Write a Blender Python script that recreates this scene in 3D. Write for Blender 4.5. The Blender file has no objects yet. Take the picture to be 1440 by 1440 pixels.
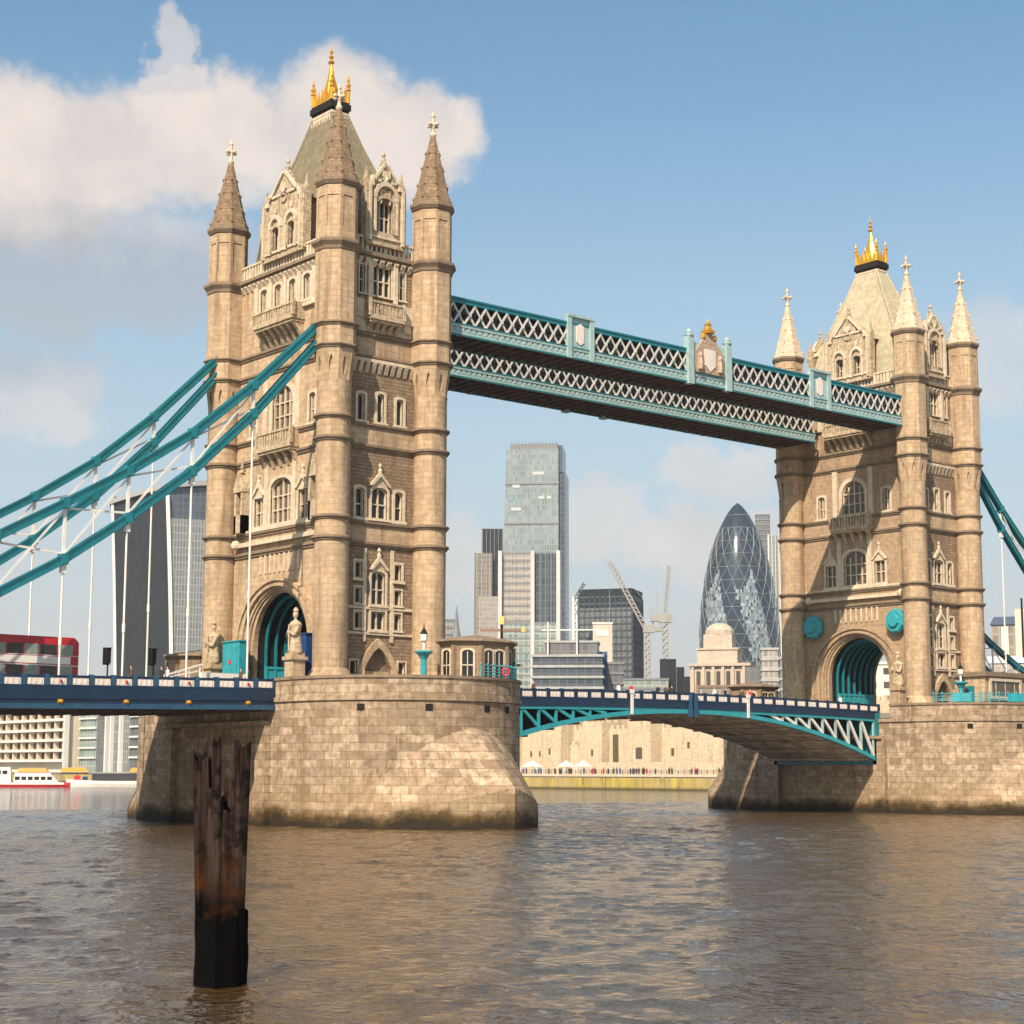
import bpy, math, random
from mathutils import Vector, Matrix, noise
from mathutils.geometry import tessellate_polygon

R = math.radians
rnd = random.Random(7)
S = bpy.context.scene
COL = S.collection

# ------------------------------------------------------------------ camera
CAM = Vector((-90.48, -135.66, 4.49))
yaw, pitch, roll = R(39.925), R(7.996), R(0.1525)
f0 = Vector((math.sin(yaw), math.cos(yaw), 0)); r0 = Vector((math.cos(yaw), -math.sin(yaw), 0)); u0 = Vector((0, 0, 1))
fw = f0 * math.cos(pitch) + u0 * math.sin(pitch)
up = u0 * math.cos(pitch) - f0 * math.sin(pitch)
rt = r0 * math.cos(roll) + up * math.sin(roll)
up = up * math.cos(roll) - r0 * math.sin(roll)
cam = bpy.data.cameras.new('camera'); camo = bpy.data.objects.new('camera', cam); COL.objects.link(camo)
camo.matrix_world = Matrix(((rt.x, up.x, -fw.x, CAM.x), (rt.y, up.y, -fw.y, CAM.y), (rt.z, up.z, -fw.z, CAM.z), (0, 0, 0, 1)))
cam.sensor_width = 36; cam.lens = 36 * 2460.1 / 1440; cam.shift_y = 19.9 / 1440
cam.clip_start = 0.5; cam.clip_end = 30000
S.camera = camo

# ------------------------------------------------------------------ light
TO_SUN = Vector((-1.7, -1.0, 1.85)).normalized()
sun_el = math.asin(TO_SUN.z); sun_az = math.atan2(TO_SUN.x, TO_SUN.y)
sl = bpy.data.lights.new('sun', 'SUN'); sl.energy = 5.0; sl.angle = R(0.55); sl.color = (1.0, 0.86, 0.70)
so = bpy.data.objects.new('sun', sl); COL.objects.link(so)
so.rotation_euler = (-TO_SUN).to_track_quat('-Z', 'Y').to_euler(); so.location = (0, 0, 200)
S.view_settings.view_transform = 'Standard'; S.view_settings.look = 'None'
S.view_settings.exposure = 0.62; S.view_settings.gamma = 1.0
S.cycles.max_bounces = 6; S.cycles.use_denoising = True


class NT:
    """small node-tree writer"""
    def __init__(s, t):
        s.t = t
    def n(s, typ, **kw):
        o = s.t.nodes.new(typ)
        for k, v in kw.items():
            if k == 'ins':
                for a, b in v.items():
                    if hasattr(b, 'is_output'):
                        s.t.links.new(b, o.inputs[a])
                    else:
                        o.inputs[a].default_value = b
            else:
                setattr(o, k, v)
        return o
    def m(s, op, a, b=0.0, c=None, clamp=False):
        ins = {0: a, 1: b}
        if c is not None: ins[2] = c
        return s.n('ShaderNodeMath', operation=op, use_clamp=clamp, ins=ins).outputs[0]
    def mix(s, fac, a, b, mode='MIX'):
        o = s.t.nodes.new('ShaderNodeMix'); o.data_type = 'RGBA'; o.blend_type = mode
        for i, v in ((0, fac), (6, a), (7, b)):
            if hasattr(v, 'is_output'): s.t.links.new(v, o.inputs[i])
            elif i == 0: o.inputs[0].default_value = v
            else: o.inputs[i].default_value = (v[0], v[1], v[2], 1)
        return o.outputs[2]
    def noise(s, vec, scale, detail=4, rough=0.55, dist=0.0):
        return s.n('ShaderNodeTexNoise', ins={'Vector': vec, 'Scale': scale, 'Detail': detail, 'Roughness': rough, 'Distortion': dist}).outputs[0]
    def ramp(s, fac, a, b):
        return s.n('ShaderNodeMapRange', clamp=True, ins={0: fac, 1: a, 2: b, 3: 0.0, 4: 1.0}).outputs[0]


# ------------------------------------------------------------------ sky and clouds
W = bpy.data.worlds.new('World'); S.world = W; W.use_nodes = True
W.node_tree.nodes.clear(); T = NT(W.node_tree)
sky = T.n('ShaderNodeTexSky', sky_type='NISHITA', sun_disc=False, sun_elevation=sun_el, sun_rotation=sun_az,
          altitude=50, air_density=1.0, dust_density=1.6, ozone_density=1.4)
geo = T.n('ShaderNodeTexCoord').outputs['Generated']
nrm = T.n('ShaderNodeVectorMath', operation='NORMALIZE', ins={0: geo}).outputs[0]
sep = T.n('ShaderNodeSeparateXYZ', ins={0: nrm})
az = T.m('MULTIPLY', T.m('ARCTAN2', sep.outputs[0], sep.outputs[1]), 57.29578)
el = T.m('MULTIPLY', T.m('ARCSINE', sep.outputs[2]), 57.29578)
pv = T.n('ShaderNodeCombineXYZ', ins={0: az, 1: el, 2: 0.0}).outputs[0]
wob = T.n('ShaderNodeTexNoise', ins={'Vector': pv, 'Scale': 0.5, 'Detail': 8, 'Roughness': 0.58})
wob2 = T.n('ShaderNodeTexNoise', ins={'Vector': pv, 'Scale': 1.9, 'Detail': 5, 'Roughness': 0.6})
wsep = T.n('ShaderNodeSeparateXYZ', ins={0: wob.outputs['Color']})
azw = T.m('ADD', az, T.m('MULTIPLY', T.m('SUBTRACT', wsep.outputs[0], 0.5), 3.2))
elw = T.m('ADD', el, T.m('MULTIPLY', T.m('SUBTRACT', wsep.outputs[1], 0.5), 3.2))
CLOUDS = [  # bearing, elevation, half width, half height, weight
    (24.3, 19.6, 5.2, 2.2, 1.0), (29.8, 20.2, 3.4, 2.1, 1.0), (34.0, 21.0, 2.3, 2.3, 1.0), (36.4, 20.4, 2.4, 1.9, 1.0), (28.3, 22.9, .8, .9, .62), (28.6, 22.0, 1.0, .9, .8),
    (21.0, 17.8, 6.0, 2.2, .95), (25.0, 16.0, 7.0, 2.3, .62), (24.6, 11.8, 2.0, 1.5, .55),
    (56.5, 13.0, 2.3, 1.9, .42), (42.6, 8.3, 1.5, 1.5, .5), (46.7, 9.7, 2.1, .9, .55), (46.5, 7.4, 3.0, 1.2, .6), (38.0, 7.0, 1.5, 1.2, .45),
    (12, 16, 6, 4, .9), (2, 22, 9, 4, .9), (66, 20, 6, 3, .6), (78, 14, 8, 4, .8), (-20, 30, 16, 7, .9), (100, 35, 18, 8, .8), (-60, 25, 18, 6, .9),
    (150, 30, 20, 8, .8), (200, 24, 25, 7, .8)]
tot = None
for (a, e, w_, h_, k) in CLOUDS:
    dx = T.m('DIVIDE', T.m('SUBTRACT', azw, a), w_); dy = T.m('DIVIDE', T.m('SUBTRACT', elw, e), h_)
    r2 = T.m('ADD', T.m('MULTIPLY', dx, dx), T.m('MULTIPLY', dy, dy))
    g = T.m('MULTIPLY', T.n('ShaderNodeMapRange', interpolation_type='SMOOTHSTEP', clamp=True, ins={0: r2, 1: 1.5, 2: 0.5, 3: 0.0, 4: 1.0}).outputs[0], k)
    tot = g if tot is None else T.m('MAXIMUM', tot, g)
dens = T.m('MULTIPLY', tot, T.n('ShaderNodeMapRange', clamp=True, ins={0: wob2.outputs[0], 1: 0.3, 2: 0.6, 3: 0.95, 4: 1.0}).outputs[0])
hz = T.n('ShaderNodeMapRange', clamp=True, interpolation_type='SMOOTHSTEP', ins={0: el, 1: 25.0, 2: 1.0, 3: 0.0, 4: 0.92}).outputs[0]
skyt = T.mix(1.0, sky.outputs[0], (0.99, 1.25, 1.20), 'MULTIPLY')
hzc = T.mix(T.ramp(el, 0.5, 9.0), (5.3, 4.95, 4.75), (4.55, 4.95, 5.25))
skyc = T.mix(hz, skyt, hzc)
elp = T.m('ADD', el, T.m('MULTIPLY', T.m('SUBTRACT', wob.outputs[0], 0.5), 5.0))
bump_ = T.m('SUBTRACT', 1.0, T.m('DIVIDE', T.m('ABSOLUTE', T.m('SUBTRACT', elp, 14.6)), 3.8), clamp=True)
grey = T.m('MULTIPLY', T.m('MULTIPLY', bump_, 1.5, clamp=True), T.ramp(az, 35.0, 31.0))
lumps = T.m('MULTIPLY', T.ramp(T.noise(pv, 0.33, 4, 0.5), 0.58, 0.38), 0.34)
cl = T.mix(T.m('MAXIMUM', grey, lumps), (6.7, 6.0, 5.5), (3.85, 3.85, 4.05))
colr = T.mix(dens, skyc, cl)
bg = T.n('ShaderNodeBackground', ins={'Color': colr, 'Strength': 0.085})
W.node_tree.links.new(bg.outputs[0], T.n('ShaderNodeOutputWorld').inputs[0])

# ------------------------------------------------------------------ materials
MATS = {}
def new_mat(name):
    m = bpy.data.materials.new(name); m.use_nodes = True
    t = NT(m.node_tree); b = m.node_tree.nodes['Principled BSDF']
    MATS[name] = m
    return m, t, b
def lk(t, a, b): t.t.links.new(a, b)

def plain(name, c, rough=0.6, metal=0.0, var=0.12, scale=2.0, bump=0.0, spec=0.5, streak=0.0):
    m, t, b = new_mat(name)
    p = t.n('ShaderNodeNewGeometry').outputs['Position']
    n = t.noise(p, scale, 5)
    dark = [x * (1 - var * 1.6) for x in c]; lite = [min(1, x * (1 + var)) for x in c]
    col = t.mix(t.ramp(n, 0.3, 0.7), dark, lite)
    if streak:
        mp = t.n('ShaderNodeMapping', ins={'Vector': p, 'Scale': (2.2, 2.2, 0.16)}).outputs[0]
        s_ = t.ramp(t.noise(mp, 1.0, 5), 0.52, 0.75)
        col = t.mix(t.m('MULTIPLY', s_, streak), col, [x * 0.4 for x in c])
    lk(t, col, b.inputs['Base Color'])
    b.inputs['Roughness'].default_value = rough; b.inputs['Metallic'].default_value = metal
    b.inputs['Specular IOR Level'].default_value = spec
    if bump:
        bp = t.n('ShaderNodeBump', ins={'Height': t.noise(p, scale * 6, 4), 'Strength': bump, 'Distance': 0.05}).outputs[0]
        lk(t, bp, b.inputs['Normal'])
    return m

def masonry(name, c, c2, bw, bh, mortar=0.03, jdark=0.55, bump=0.5, bd=0.04, var=0.3, stain=0.35, tide=False, soot=0.0):
    m, t, b = new_mat(name)
    uv = t.n('ShaderNodeUVMap').outputs[0]
    pos = t.n('ShaderNodeNewGeometry').outputs['Position']
    br = t.n('ShaderNodeTexBrick', offset=0.5, ins={'Vector': uv, 'Color1': (0, 0, 0, 1), 'Color2': (1, 1, 1, 1), 'Mortar': (0.5, 0.5, 0.5, 1),
             'Scale': 1.0, 'Mortar Size': mortar, 'Mortar Smooth': 0.4, 'Bias': 0.0, 'Brick Width': bw, 'Row Height': bh})
    big = t.noise(pos, 0.22, 5, 0.6); mid = t.noise(pos, 1.7, 5, 0.6); fine = t.noise(pos, 9.0, 5, 0.65)
    col = t.mix(t.m('MULTIPLY', br.outputs[0], var * 1.6, clamp=True), c, c2)
    col = t.mix(t.ramp(mid, 0.38, 0.72), col, [c[0] * .72, c[1] * .69, c[2] * .66])
    col = t.mix(t.m('MULTIPLY', t.ramp(fine, 0.45, 0.8), 0.35), col, [x * 0.55 for x in c])
    mp = t.n('ShaderNodeMapping', ins={'Vector': pos, 'Scale': (1.1, 1.1, 0.10)}).outputs[0]
    st = t.ramp(t.noise(mp, 1.0, 6, 0.6), 0.5, 0.72)
    col = t.mix(t.m('MULTIPLY', st, stain), col, [c[0] * .40, c[1] * .36, c[2] * .33])
    col = t.mix(t.m('MULTIPLY', t.ramp(big, 0.5, 0.7), stain * 0.6), col, [x * 0.55 for x in c])
    col = t.mix(t.m('MULTIPLY', br.outputs[1], jdark), col, [x * 0.30 for x in c])
    if soot:
        z = t.n('ShaderNodeSeparateXYZ', ins={0: pos}).outputs[2]
        s2 = t.ramp(t.noise(pos, 2.6, 5, 0.7), 0.48, 0.62)
        col = t.mix(t.m('MULTIPLY', s2, soot), col, [c[0] * .28, c[1] * .24, c[2] * .2])
    if tide:
        z = t.n('ShaderNodeSeparateXYZ', ins={0: pos}).outputs[2]
        zz = t.m('ADD', z, t.m('MULTIPLY', t.m('SUBTRACT', t.noise(pos, 0.35, 5, 0.6), 0.5), 2.6))
        zz = t.m('ADD', zz, t.m('MULTIPLY', t.m('SUBTRACT', fine, 0.5), 0.7))
        weed = t.ramp(zz, 1.65, .85)
        wet = t.ramp(zz, 4.6, 2.0)
        col = t.mix(t.m('MULTIPLY', wet, 0.28), col, (0.30, 0.20, 0.085))
        col = t.mix(weed, col, t.mix(t.ramp(mid, .35, .65), (0.095, 0.052, 0.012), (0.040, 0.026, 0.008)))
        col = t.mix(t.ramp(zz, .75, .35), col, (.022, .014, .006))
    lk(t, col, b.inputs['Base Color'])
    b.inputs['Roughness'].default_value = 0.85; b.inputs['Specular IOR Level'].default_value = 0.3
    h = t.m('ADD', t.m('MULTIPLY', br.outputs[1], -1.0), t.m('MULTIPLY', fine, 0.9))
    h = t.m('ADD', h, t.m('MULTIPLY', br.outputs[0], 0.5))
    lk(t, t.n('ShaderNodeBump', ins={'Height': h, 'Strength': bump, 'Distance': bd}).outputs[0], b.inputs['Normal'])
    return m

STONE = masonry('portland_stone', (.46, .325, .20), (.55, .405, .265), 1.1, .5, .02, .42, .6, .03, .55, .85)
TRIM = masonry('pale_dressed_stone', (.60, .49, .355), (.66, .555, .41), 1.6, .6, .012, .25, .35, .03, .25, .30)
ROUGH = masonry('rough_granite', (.265, .182, .118), (.365, .26, .172), .75, .32, .03, .45, .9, .07, .5, .35)
PIER = masonry('pier_granite', (.275, .188, .118), (.54, .405, .275), 1.55, .68, .024, .36, .9, .07, .62, .62, tide=True)
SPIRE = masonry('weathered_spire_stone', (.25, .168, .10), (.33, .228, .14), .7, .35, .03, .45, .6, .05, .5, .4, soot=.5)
SLATE = masonry('roof_slate', (.205, .17, .105), (.26, .22, .145), .35, .22, .02, .35, .5, .03, .5, .3)
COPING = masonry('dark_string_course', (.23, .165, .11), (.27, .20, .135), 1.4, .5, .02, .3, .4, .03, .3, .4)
LEAD = plain('black_lead', (.018, .015, .013), .8, spec=.2)
GOLD = plain('gilded_metal', (.95, .48, .06), .38, .85, .06)
CARVED = masonry('carved_stone', (.54, .42, .28), (.62, .49, .34), 1.6, .6, .012, .25, .8, .08, .3, .45, soot=.62)
BROWNST = masonry('brown_portal_stone', (.37, .255, .16), (.45, .32, .205), 1.1, .5, .02, .42, .6, .04, .5, .6)
PALESPIRE = masonry('pale_spire_stone', (.56, .445, .32), (.64, .525, .39), .7, .35, .02, .3, .6, .05, .4, .2)  # paler variant of the spire stone, used on the farther tower
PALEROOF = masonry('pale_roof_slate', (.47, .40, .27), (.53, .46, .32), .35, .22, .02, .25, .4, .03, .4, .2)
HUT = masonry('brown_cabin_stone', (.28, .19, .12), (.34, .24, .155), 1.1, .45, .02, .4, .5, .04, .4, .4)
GLASS = plain('dark_window_glass', (.018, .017, .016), .12, 0, .3, 1.0)
GLASSB = plain('brown_leaded_glass', (.10, .075, .05), .2, 0, .3, 3.0)
TEAL = plain('teal_paint', (.008, .155, .185), .38, 0, .12, 1.2, streak=.25)
TEALL = plain('light_teal_paint', (.025, .27, .31), .42, 0, .1, 1.2, streak=.2)
LATT = plain('lattice_paint', (.56, .52, .46), .5, 0, .12, 1.5, streak=.5)
TEALP = plain('pale_teal_paint', (.31, .42, .40), .5, 0, .1, 1.5, streak=.4)
NAVY = plain('navy_paint', (.005, .022, .055), .38, 0, .15, 1.0, streak=.2)
ROYAL = plain('royal_blue_paint', (.012, .045, .16), .4, 0, .12, 1.0)
BLUE = plain('mid_blue_paint', (.02, .068, .125), .4, 0, .12, 1.0, streak=.25)
WHITE = plain('white_paint', (.66, .62, .56), .5, 0, .06, 1.5, streak=.25)
PANELW = plain('cream_panel_paint', (.70, .60, .53), .55, 0, .08, 2.0, streak=.2)
SOFFIT = plain('rusty_steel_soffit', (.085, .05, .034), .7, 0, .3, .8, .3)
SOFFG = plain('grey_brown_soffit', (.42, .33, .25), .65, 0, .3, .5, .2, streak=.5)  # base colour lightened to include light bounced up from the water
DARK = plain('dark_steel', (.014, .012, .010), .8, spec=.2)
RED = plain('bus_red_paint', (.40, .010, .018), .28)
REDB = plain('bright_red', (.6, .02, .03), .5)
TYRE = plain('tyre_rubber', (.015, .015, .015), .8)
ASPH = plain('asphalt', (.05, .05, .05), .9, 0, .2, 3, .3)
PAVE = plain('paving', (.22, .20, .17), .85, 0, .15, 2, .2)
SKIN = plain('skin', (.45, .27, .19), .55)
CLOTHS = [plain('cloth_' + n, c, .85) for n, c in (('black', (.02, .02, .022)), ('red', (.5, .02, .04)), ('brown', (.10, .05, .03)), ('white', (.6, .58, .55)), ('blue', (.05, .08, .2)))]
ORANGE = plain('orange_cover', (.75, .28, .05), .6)

# ------------------------------------------------------------------ mesh builder
def newell(pts):
    n = Vector((0, 0, 0))
    for i in range(len(pts)):
        a, b = pts[i], pts[(i + 1) % len(pts)]
        n.x += (a[1] - b[1]) * (a[2] + b[2]); n.y += (a[2] - b[2]) * (a[0] + b[0]); n.z += (a[0] - b[0]) * (a[1] + b[1])
    return n.normalized() if n.length > 1e-12 else Vector((0, 0, 1))

class MB:
    def __init__(s):
        s.v = []; s.f = []; s.uv = []; s.mi = []
    def pt(s, p):
        s.v.append(tuple(p)); return len(s.v) - 1
    def face(s, pts, uv=None, mi=0):
        i0 = len(s.v); s.v += [tuple(p) for p in pts]
        s.f.append(tuple(range(i0, i0 + len(pts)))); s.uv.append(uv); s.mi.append(mi)
    def hexa(s, c, mi=0):
        """8 corners: bottom ring 0-3, top ring 4-7"""
        i0 = len(s.v); s.v += [tuple(p) for p in c]
        for q in ((3, 2, 1, 0), (4, 5, 6, 7), (0, 1, 5, 4), (1, 2, 6, 5), (2, 3, 7, 6), (3, 0, 4, 7)):
            s.f.append(tuple(i0 + k for k in q)); s.uv.append(None); s.mi.append(mi)
    def box(s, x0, x1, y0, y1, z0, z1, mi=0):
        s.hexa([(x0, y0, z0), (x1, y0, z0), (x1, y1, z0), (x0, y1, z0), (x0, y0, z1), (x1, y0, z1), (x1, y1, z1), (x0, y1, z1)], mi)
    def cbox(s, c, sx, sy, sz, rz=0.0, mi=0):
        """box standing on c"""
        ca, sa = math.cos(rz), math.sin(rz)
        q = lambda a, b, z: (c[0] + a * ca - b * sa, c[1] + a * sa + b * ca, c[2] + z)
        s.hexa([q(a, b, z) for z in (0, sz) for a, b in ((-sx / 2, -sy / 2), (sx / 2, -sy / 2), (sx / 2, sy / 2), (-sx / 2, sy / 2))], mi)
    def slope(s, x0, x1, y0, y1, lo, hi, n=1):
        """box whose lower and upper faces follow lo(x), hi(x)"""
        for i in range(n):
            a = x0 + (x1 - x0) * i / n; b = x0 + (x1 - x0) * (i + 1) / n
            s.hexa([(a, y0, lo(a)), (b, y0, lo(b)), (b, y1, lo(b)), (a, y1, lo(a)), (a, y0, hi(a)), (b, y0, hi(b)), (b, y1, hi(b)), (a, y1, hi(a))])
    def bar(s, p, q, w, h=None, side=None):
        h = h or w; p = Vector(p); q = Vector(q); d = (q - p).normalized()
        sd = Vector(side) if side else (Vector((0, 0, 1)).cross(d) if abs(d.z) < .95 else Vector((1, 0, 0)))
        sd = (sd - d * sd.dot(d)).normalized(); u = d.cross(sd).normalized()
        a = sd * w / 2; b = u * h / 2
        s.hexa([p - a - b, p + a - b, p + a + b, p - a + b, q - a - b, q + a - b, q + a + b, q - a + b])
    def tube(s, p, q, r, n=8, r2=None):
        p = Vector(p); q = Vector(q); d = (q - p).normalized(); r2 = r if r2 is None else r2
        sd = (Vector((0, 0, 1)).cross(d) if abs(d.z) < .95 else Vector((1, 0, 0)).cross(d)).normalized(); u = d.cross(sd)
        A = [p + (sd * math.cos(2 * math.pi * k / n) + u * math.sin(2 * math.pi * k / n)) * r for k in range(n)]
        B = [q + (sd * math.cos(2 * math.pi * k / n) + u * math.sin(2 * math.pi * k / n)) * r2 for k in range(n)]
        i0 = len(s.v); s.v += [tuple(x) for x in A + B]
        for k in range(n):
            j = (k + 1) % n; s.f.append((i0 + k, i0 + j, i0 + n + j, i0 + n + k)); s.uv.append(None); s.mi.append(0)
        s.f.append(tuple(i0 + k for k in reversed(range(n)))); s.uv.append(None); s.mi.append(0)
        s.f.append(tuple(i0 + n + k for k in range(n))); s.uv.append(None); s.mi.append(0)
    def lathe(s, c, prof, n=24, ph=0.0, sx=1.0, sy=1.0, cap=True, mi=0):
        """prof: list of (radius, z)"""
        i0 = len(s.v)
        for (r, z) in prof:
            for k in range(n):
                a = ph + 2 * math.pi * k / n
                s.v.append((c[0] + r * sx * math.cos(a), c[1] + r * sy * math.sin(a), c[2] + z))
        rm = max(p[0] for p in prof)
        for i in range(len(prof) - 1):
            for k in range(n):
                j = (k + 1) % n
                s.f.append((i0 + i * n + k, i0 + i * n + j, i0 + (i + 1) * n + j, i0 + (i + 1) * n + k))
                u1 = 2 * math.pi * rm * k / n; u2 = 2 * math.pi * rm * (k + 1) / n
                z1 = c[2] + prof[i][1]; z2 = c[2] + prof[i + 1][1]
                s.uv.append([(u1, z1), (u2, z1), (u2, z2), (u1, z2)]); s.mi.append(mi)
        if cap:
            s.f.append(tuple(i0 + k for k in reversed(range(n)))); s.uv.append(None); s.mi.append(mi)
            b = i0 + (len(prof) - 1) * n
            s.f.append(tuple(b + k for k in range(n))); s.uv.append(None); s.mi.append(mi)
    def sphere(s, c, r, n=10, m=6, sz=1.0):
        s.lathe((c[0], c[1], c[2]), [(max(1e-3, r * math.sin(math.pi * i / m)), -r * sz * math.cos(math.pi * i / m)) for i in range(m + 1)], n)
    def poly(s, pts2, fn, depth0, depth1, holes=()):
        """flat plate: 2D outline(s) mapped by fn(u, v, d), from depth0 (front) to depth1 (back)"""
        loops = [list(pts2)] + [list(h) for h in holes]
        flat = [p for l in loops for p in l]
        tris = tessellate_polygon([[Vector((p[0], p[1], 0)) for p in l] for l in loops])
        for d in (depth0, depth1):
            i0 = len(s.v); s.v += [tuple(fn(p[0], p[1], d)) for p in flat]
            for tr in tris:
                s.f.append(tuple(i0 + k for k in tr)); s.uv.append(None); s.mi.append(0)
        for l in loops:
            for i in range(len(l)):
                a, b = l[i], l[(i + 1) % len(l)]
                s.face([fn(a[0], a[1], depth0), fn(b[0], b[1], depth0), fn(b[0], b[1], depth1), fn(a[0], a[1], depth1)])
    def ring(s, outer, inner, fn, d0, d1):
        """band between two outlines with the same number of points (open at the ends unless closed)"""
        n = len(outer)
        for i in range(n - 1):
            o1, o2, a1, a2 = outer[i], outer[i + 1], inner[i], inner[i + 1]
            s.hexa([fn(*o1, d1), fn(*o2, d1), fn(*a2, d1), fn(*a1, d1), fn(*o1, d0), fn(*o2, d0), fn(*a2, d0), fn(*a1, d0)])
    def build(s, name, mat, parent=None, smooth=None, origin=None, local=False):
        me = bpy.data.meshes.new(name)
        if parent is not None: org = WORLD[parent.name]
        else: org = Vector(origin) if origin is not None else Vector((0, 0, 0))
        if local: org = Vector((0, 0, 0))
        vs = s.v
        me.from_pydata([(p[0] - org.x, p[1] - org.y, p[2] - org.z) for p in vs], [], s.f)
        uvl = me.uv_layers.new(name='UVMap')
        data = []
        for fi, f in enumerate(s.f):
            if s.uv[fi] is not None:
                for q in s.uv[fi]: data += [q[0], q[1]]
            else:
                pts = [vs[i] for i in f]; n = newell(pts)
                if abs(n.z) < .93:
                    l = math.hypot(n.x, n.y); tx, ty = -n.y / l, n.x / l
                    for p in pts: data += [p[0] * tx + p[1] * ty, p[2]]
                else:
                    for p in pts: data += [p[0], p[1]]
        uvl.data.foreach_set('uv', data)
        ml = mat if isinstance(mat, (list, tuple)) else [mat]
        for m in ml: me.materials.append(m)
        if len(ml) > 1: me.polygons.foreach_set('material_index', s.mi)
        pass
        if smooth is not None:
            me.polygons.foreach_set('use_smooth', [True] * len(me.polygons)); me.set_sharp_from_angle(angle=R(smooth))
        me.update()
        o = bpy.data.objects.new(name, me); COL.objects.link(o)
        if parent is not None:
            o.parent = parent; WORLD[o.name] = org
            if parent.parent is not None or parent.type != 'EMPTY': pass
        else:
            o.location = org; WORLD[o.name] = org
        return o
WORLD = {}

def thing(name, label, cat, loc, group=None, rz=0.0):
    o = bpy.data.objects.new(name, None); COL.objects.link(o); o.location = loc; o.rotation_euler = (0, 0, rz)
    o.empty_display_size = .3
    o['label'] = label; o['category'] = cat
    if group: o['group'] = group
    o.matrix_world = Matrix.Translation(Vector(loc)) @ Matrix.Rotation(rz, 4, 'Z')
    WORLD[o.name] = Vector(loc)
    return o
def tag(o, label, cat, group=None):
    o['label'] = label; o['category'] = cat
    if group: o['group'] = group
    return o
def structure(o): o['kind'] = 'structure'; return o
def copy_tree(o, parent=None):
    c = o.copy(); COL.objects.link(c)
    if parent is not None: c.parent = parent
    for ch in list(o.children): copy_tree(ch, c)
    return c
def place(o, loc, label, rz=None, group=None):
    c = copy_tree(o); c.location = loc; c['label'] = label; WORLD[c.name] = Vector(loc)
    if rz is not None: c.rotation_euler = (0, 0, rz)
    if group: c['group'] = group
    return c

# ------------------------------------------------------------------ the setting: river, land, embankment
import numpy as np
def water_material(name, far):
    m, t, b = new_mat(name)
    pos = t.n('ShaderNodeNewGeometry').outputs['Position']
    mp1 = t.n('ShaderNodeMapping', ins={'Vector': pos, 'Rotation': (0, 0, R(-30)), 'Scale': (1.0, 1.0, 1)}).outputs[0]
    n1 = t.noise(mp1, 1.3, 3, .55, .6); n3 = t.noise(mp1, 2.3, 3, .55, .5); n4 = t.noise(mp1, 6.5, 3, .6, .4)
    n2 = t.noise(mp1, .33, 2, .5, .4)
    big = t.noise(pos, .03, 4, .6)
    h = t.m('ADD', t.m('MULTIPLY', n3, .20), t.m('MULTIPLY', n4, .035))
    if far: h = t.m('ADD', h, t.m('MULTIPLY', n2, .30))
    amp = t.n('ShaderNodeMapRange', clamp=True, ins={0: big, 1: .3, 2: .7, 3: .55, 4: 1.0}).outputs[0]
    bp = t.n('ShaderNodeBump', ins={'Height': t.m('MULTIPLY', h, amp), 'Strength': 1.0, 'Distance': 1.0}).outputs[0]
    lk(t, bp, b.inputs['Normal'])
    lk(t, t.mix(t.ramp(big, .35, .65), (.042, .0235, .0075), (.060, .034, .011)), b.inputs['Base Color'])
    b.inputs['Roughness'].default_value = .06; b.inputs['IOR'].default_value = 2.1
    return m
WATER = water_material('river_water', True); WATERN = water_material('river_water_near', False)
# waves are real relief over the reach of river round the bridge, bump mapping beyond it
X0, X1, Y0, Y1, ST = -112.0, 128.0, -140.0, 60.0, .32
nx, ny = int((X1 - X0) / ST), int((Y1 - Y0) / ST)
gx = np.linspace(X0, X1, nx + 1); gy = np.linspace(Y0, Y1, ny + 1)
GX, GY = np.meshgrid(gx, gy, indexing='ij'); GZ = np.zeros_like(GX)
rs = np.random.RandomState(4)
wx = GX + .9 * np.sin(GY * .21 + 1.0) + .6 * np.sin(GX * .17 + GY * .11); wy = GY + .9 * np.sin(GX * .19 + 2.0) + .5 * np.sin(GY * .23 - GX * .09)
for k in range(46):
    lam = .95 * (4.2 / 1.0) ** (rs.rand() ** 1.6); th = R(62) + rs.randn() * R(55)
    kk = 2 * math.pi / lam; amp_ = .021 / kk * rs.uniform(.5, 1.3)
    GZ += amp_ * np.sin(kk * (wx * math.cos(th) + wy * math.sin(th)) + rs.rand() * 6.283)
GZ = GZ + .35 * GZ * np.abs(GZ) / .12          # sharper crests, flatter troughs
gust = .72 + .28 * np.sin(GX * .055 + 1.3 * np.sin(GY * .043)) * np.sin(GY * .061 + .8)
ed = np.minimum(np.minimum(GX - X0, X1 - GX), np.minimum(GY - Y0, Y1 - GY)); GZ *= gust * np.clip(ed / 6.0, 0, 1)
me = bpy.data.meshes.new('river_water')
nv = (nx + 1) * (ny + 1); me.vertices.add(nv); me.vertices.foreach_set('co', np.stack([GX, GY, GZ], -1).astype(np.float32).ravel())
ii = (np.arange(nx)[:, None] * (ny + 1) + np.arange(ny)[None, :]).ravel()
quads = np.stack([ii, ii + ny + 1, ii + ny + 2, ii + 1], -1).astype(np.int32)
me.loops.add(quads.size); me.loops.foreach_set('vertex_index', quads.ravel())
me.polygons.add(len(quads)); me.polygons.foreach_set('loop_start', np.arange(0, quads.size, 4, dtype=np.int32))
me.polygons.foreach_set('use_smooth', np.ones(len(quads), dtype=bool)); me.update(calc_edges=True); me.materials.append(WATERN)
structure(bpy.data.objects.new('river_water', me)); COL.objects.link(bpy.data.objects['river_water'])
w = MB()
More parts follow.
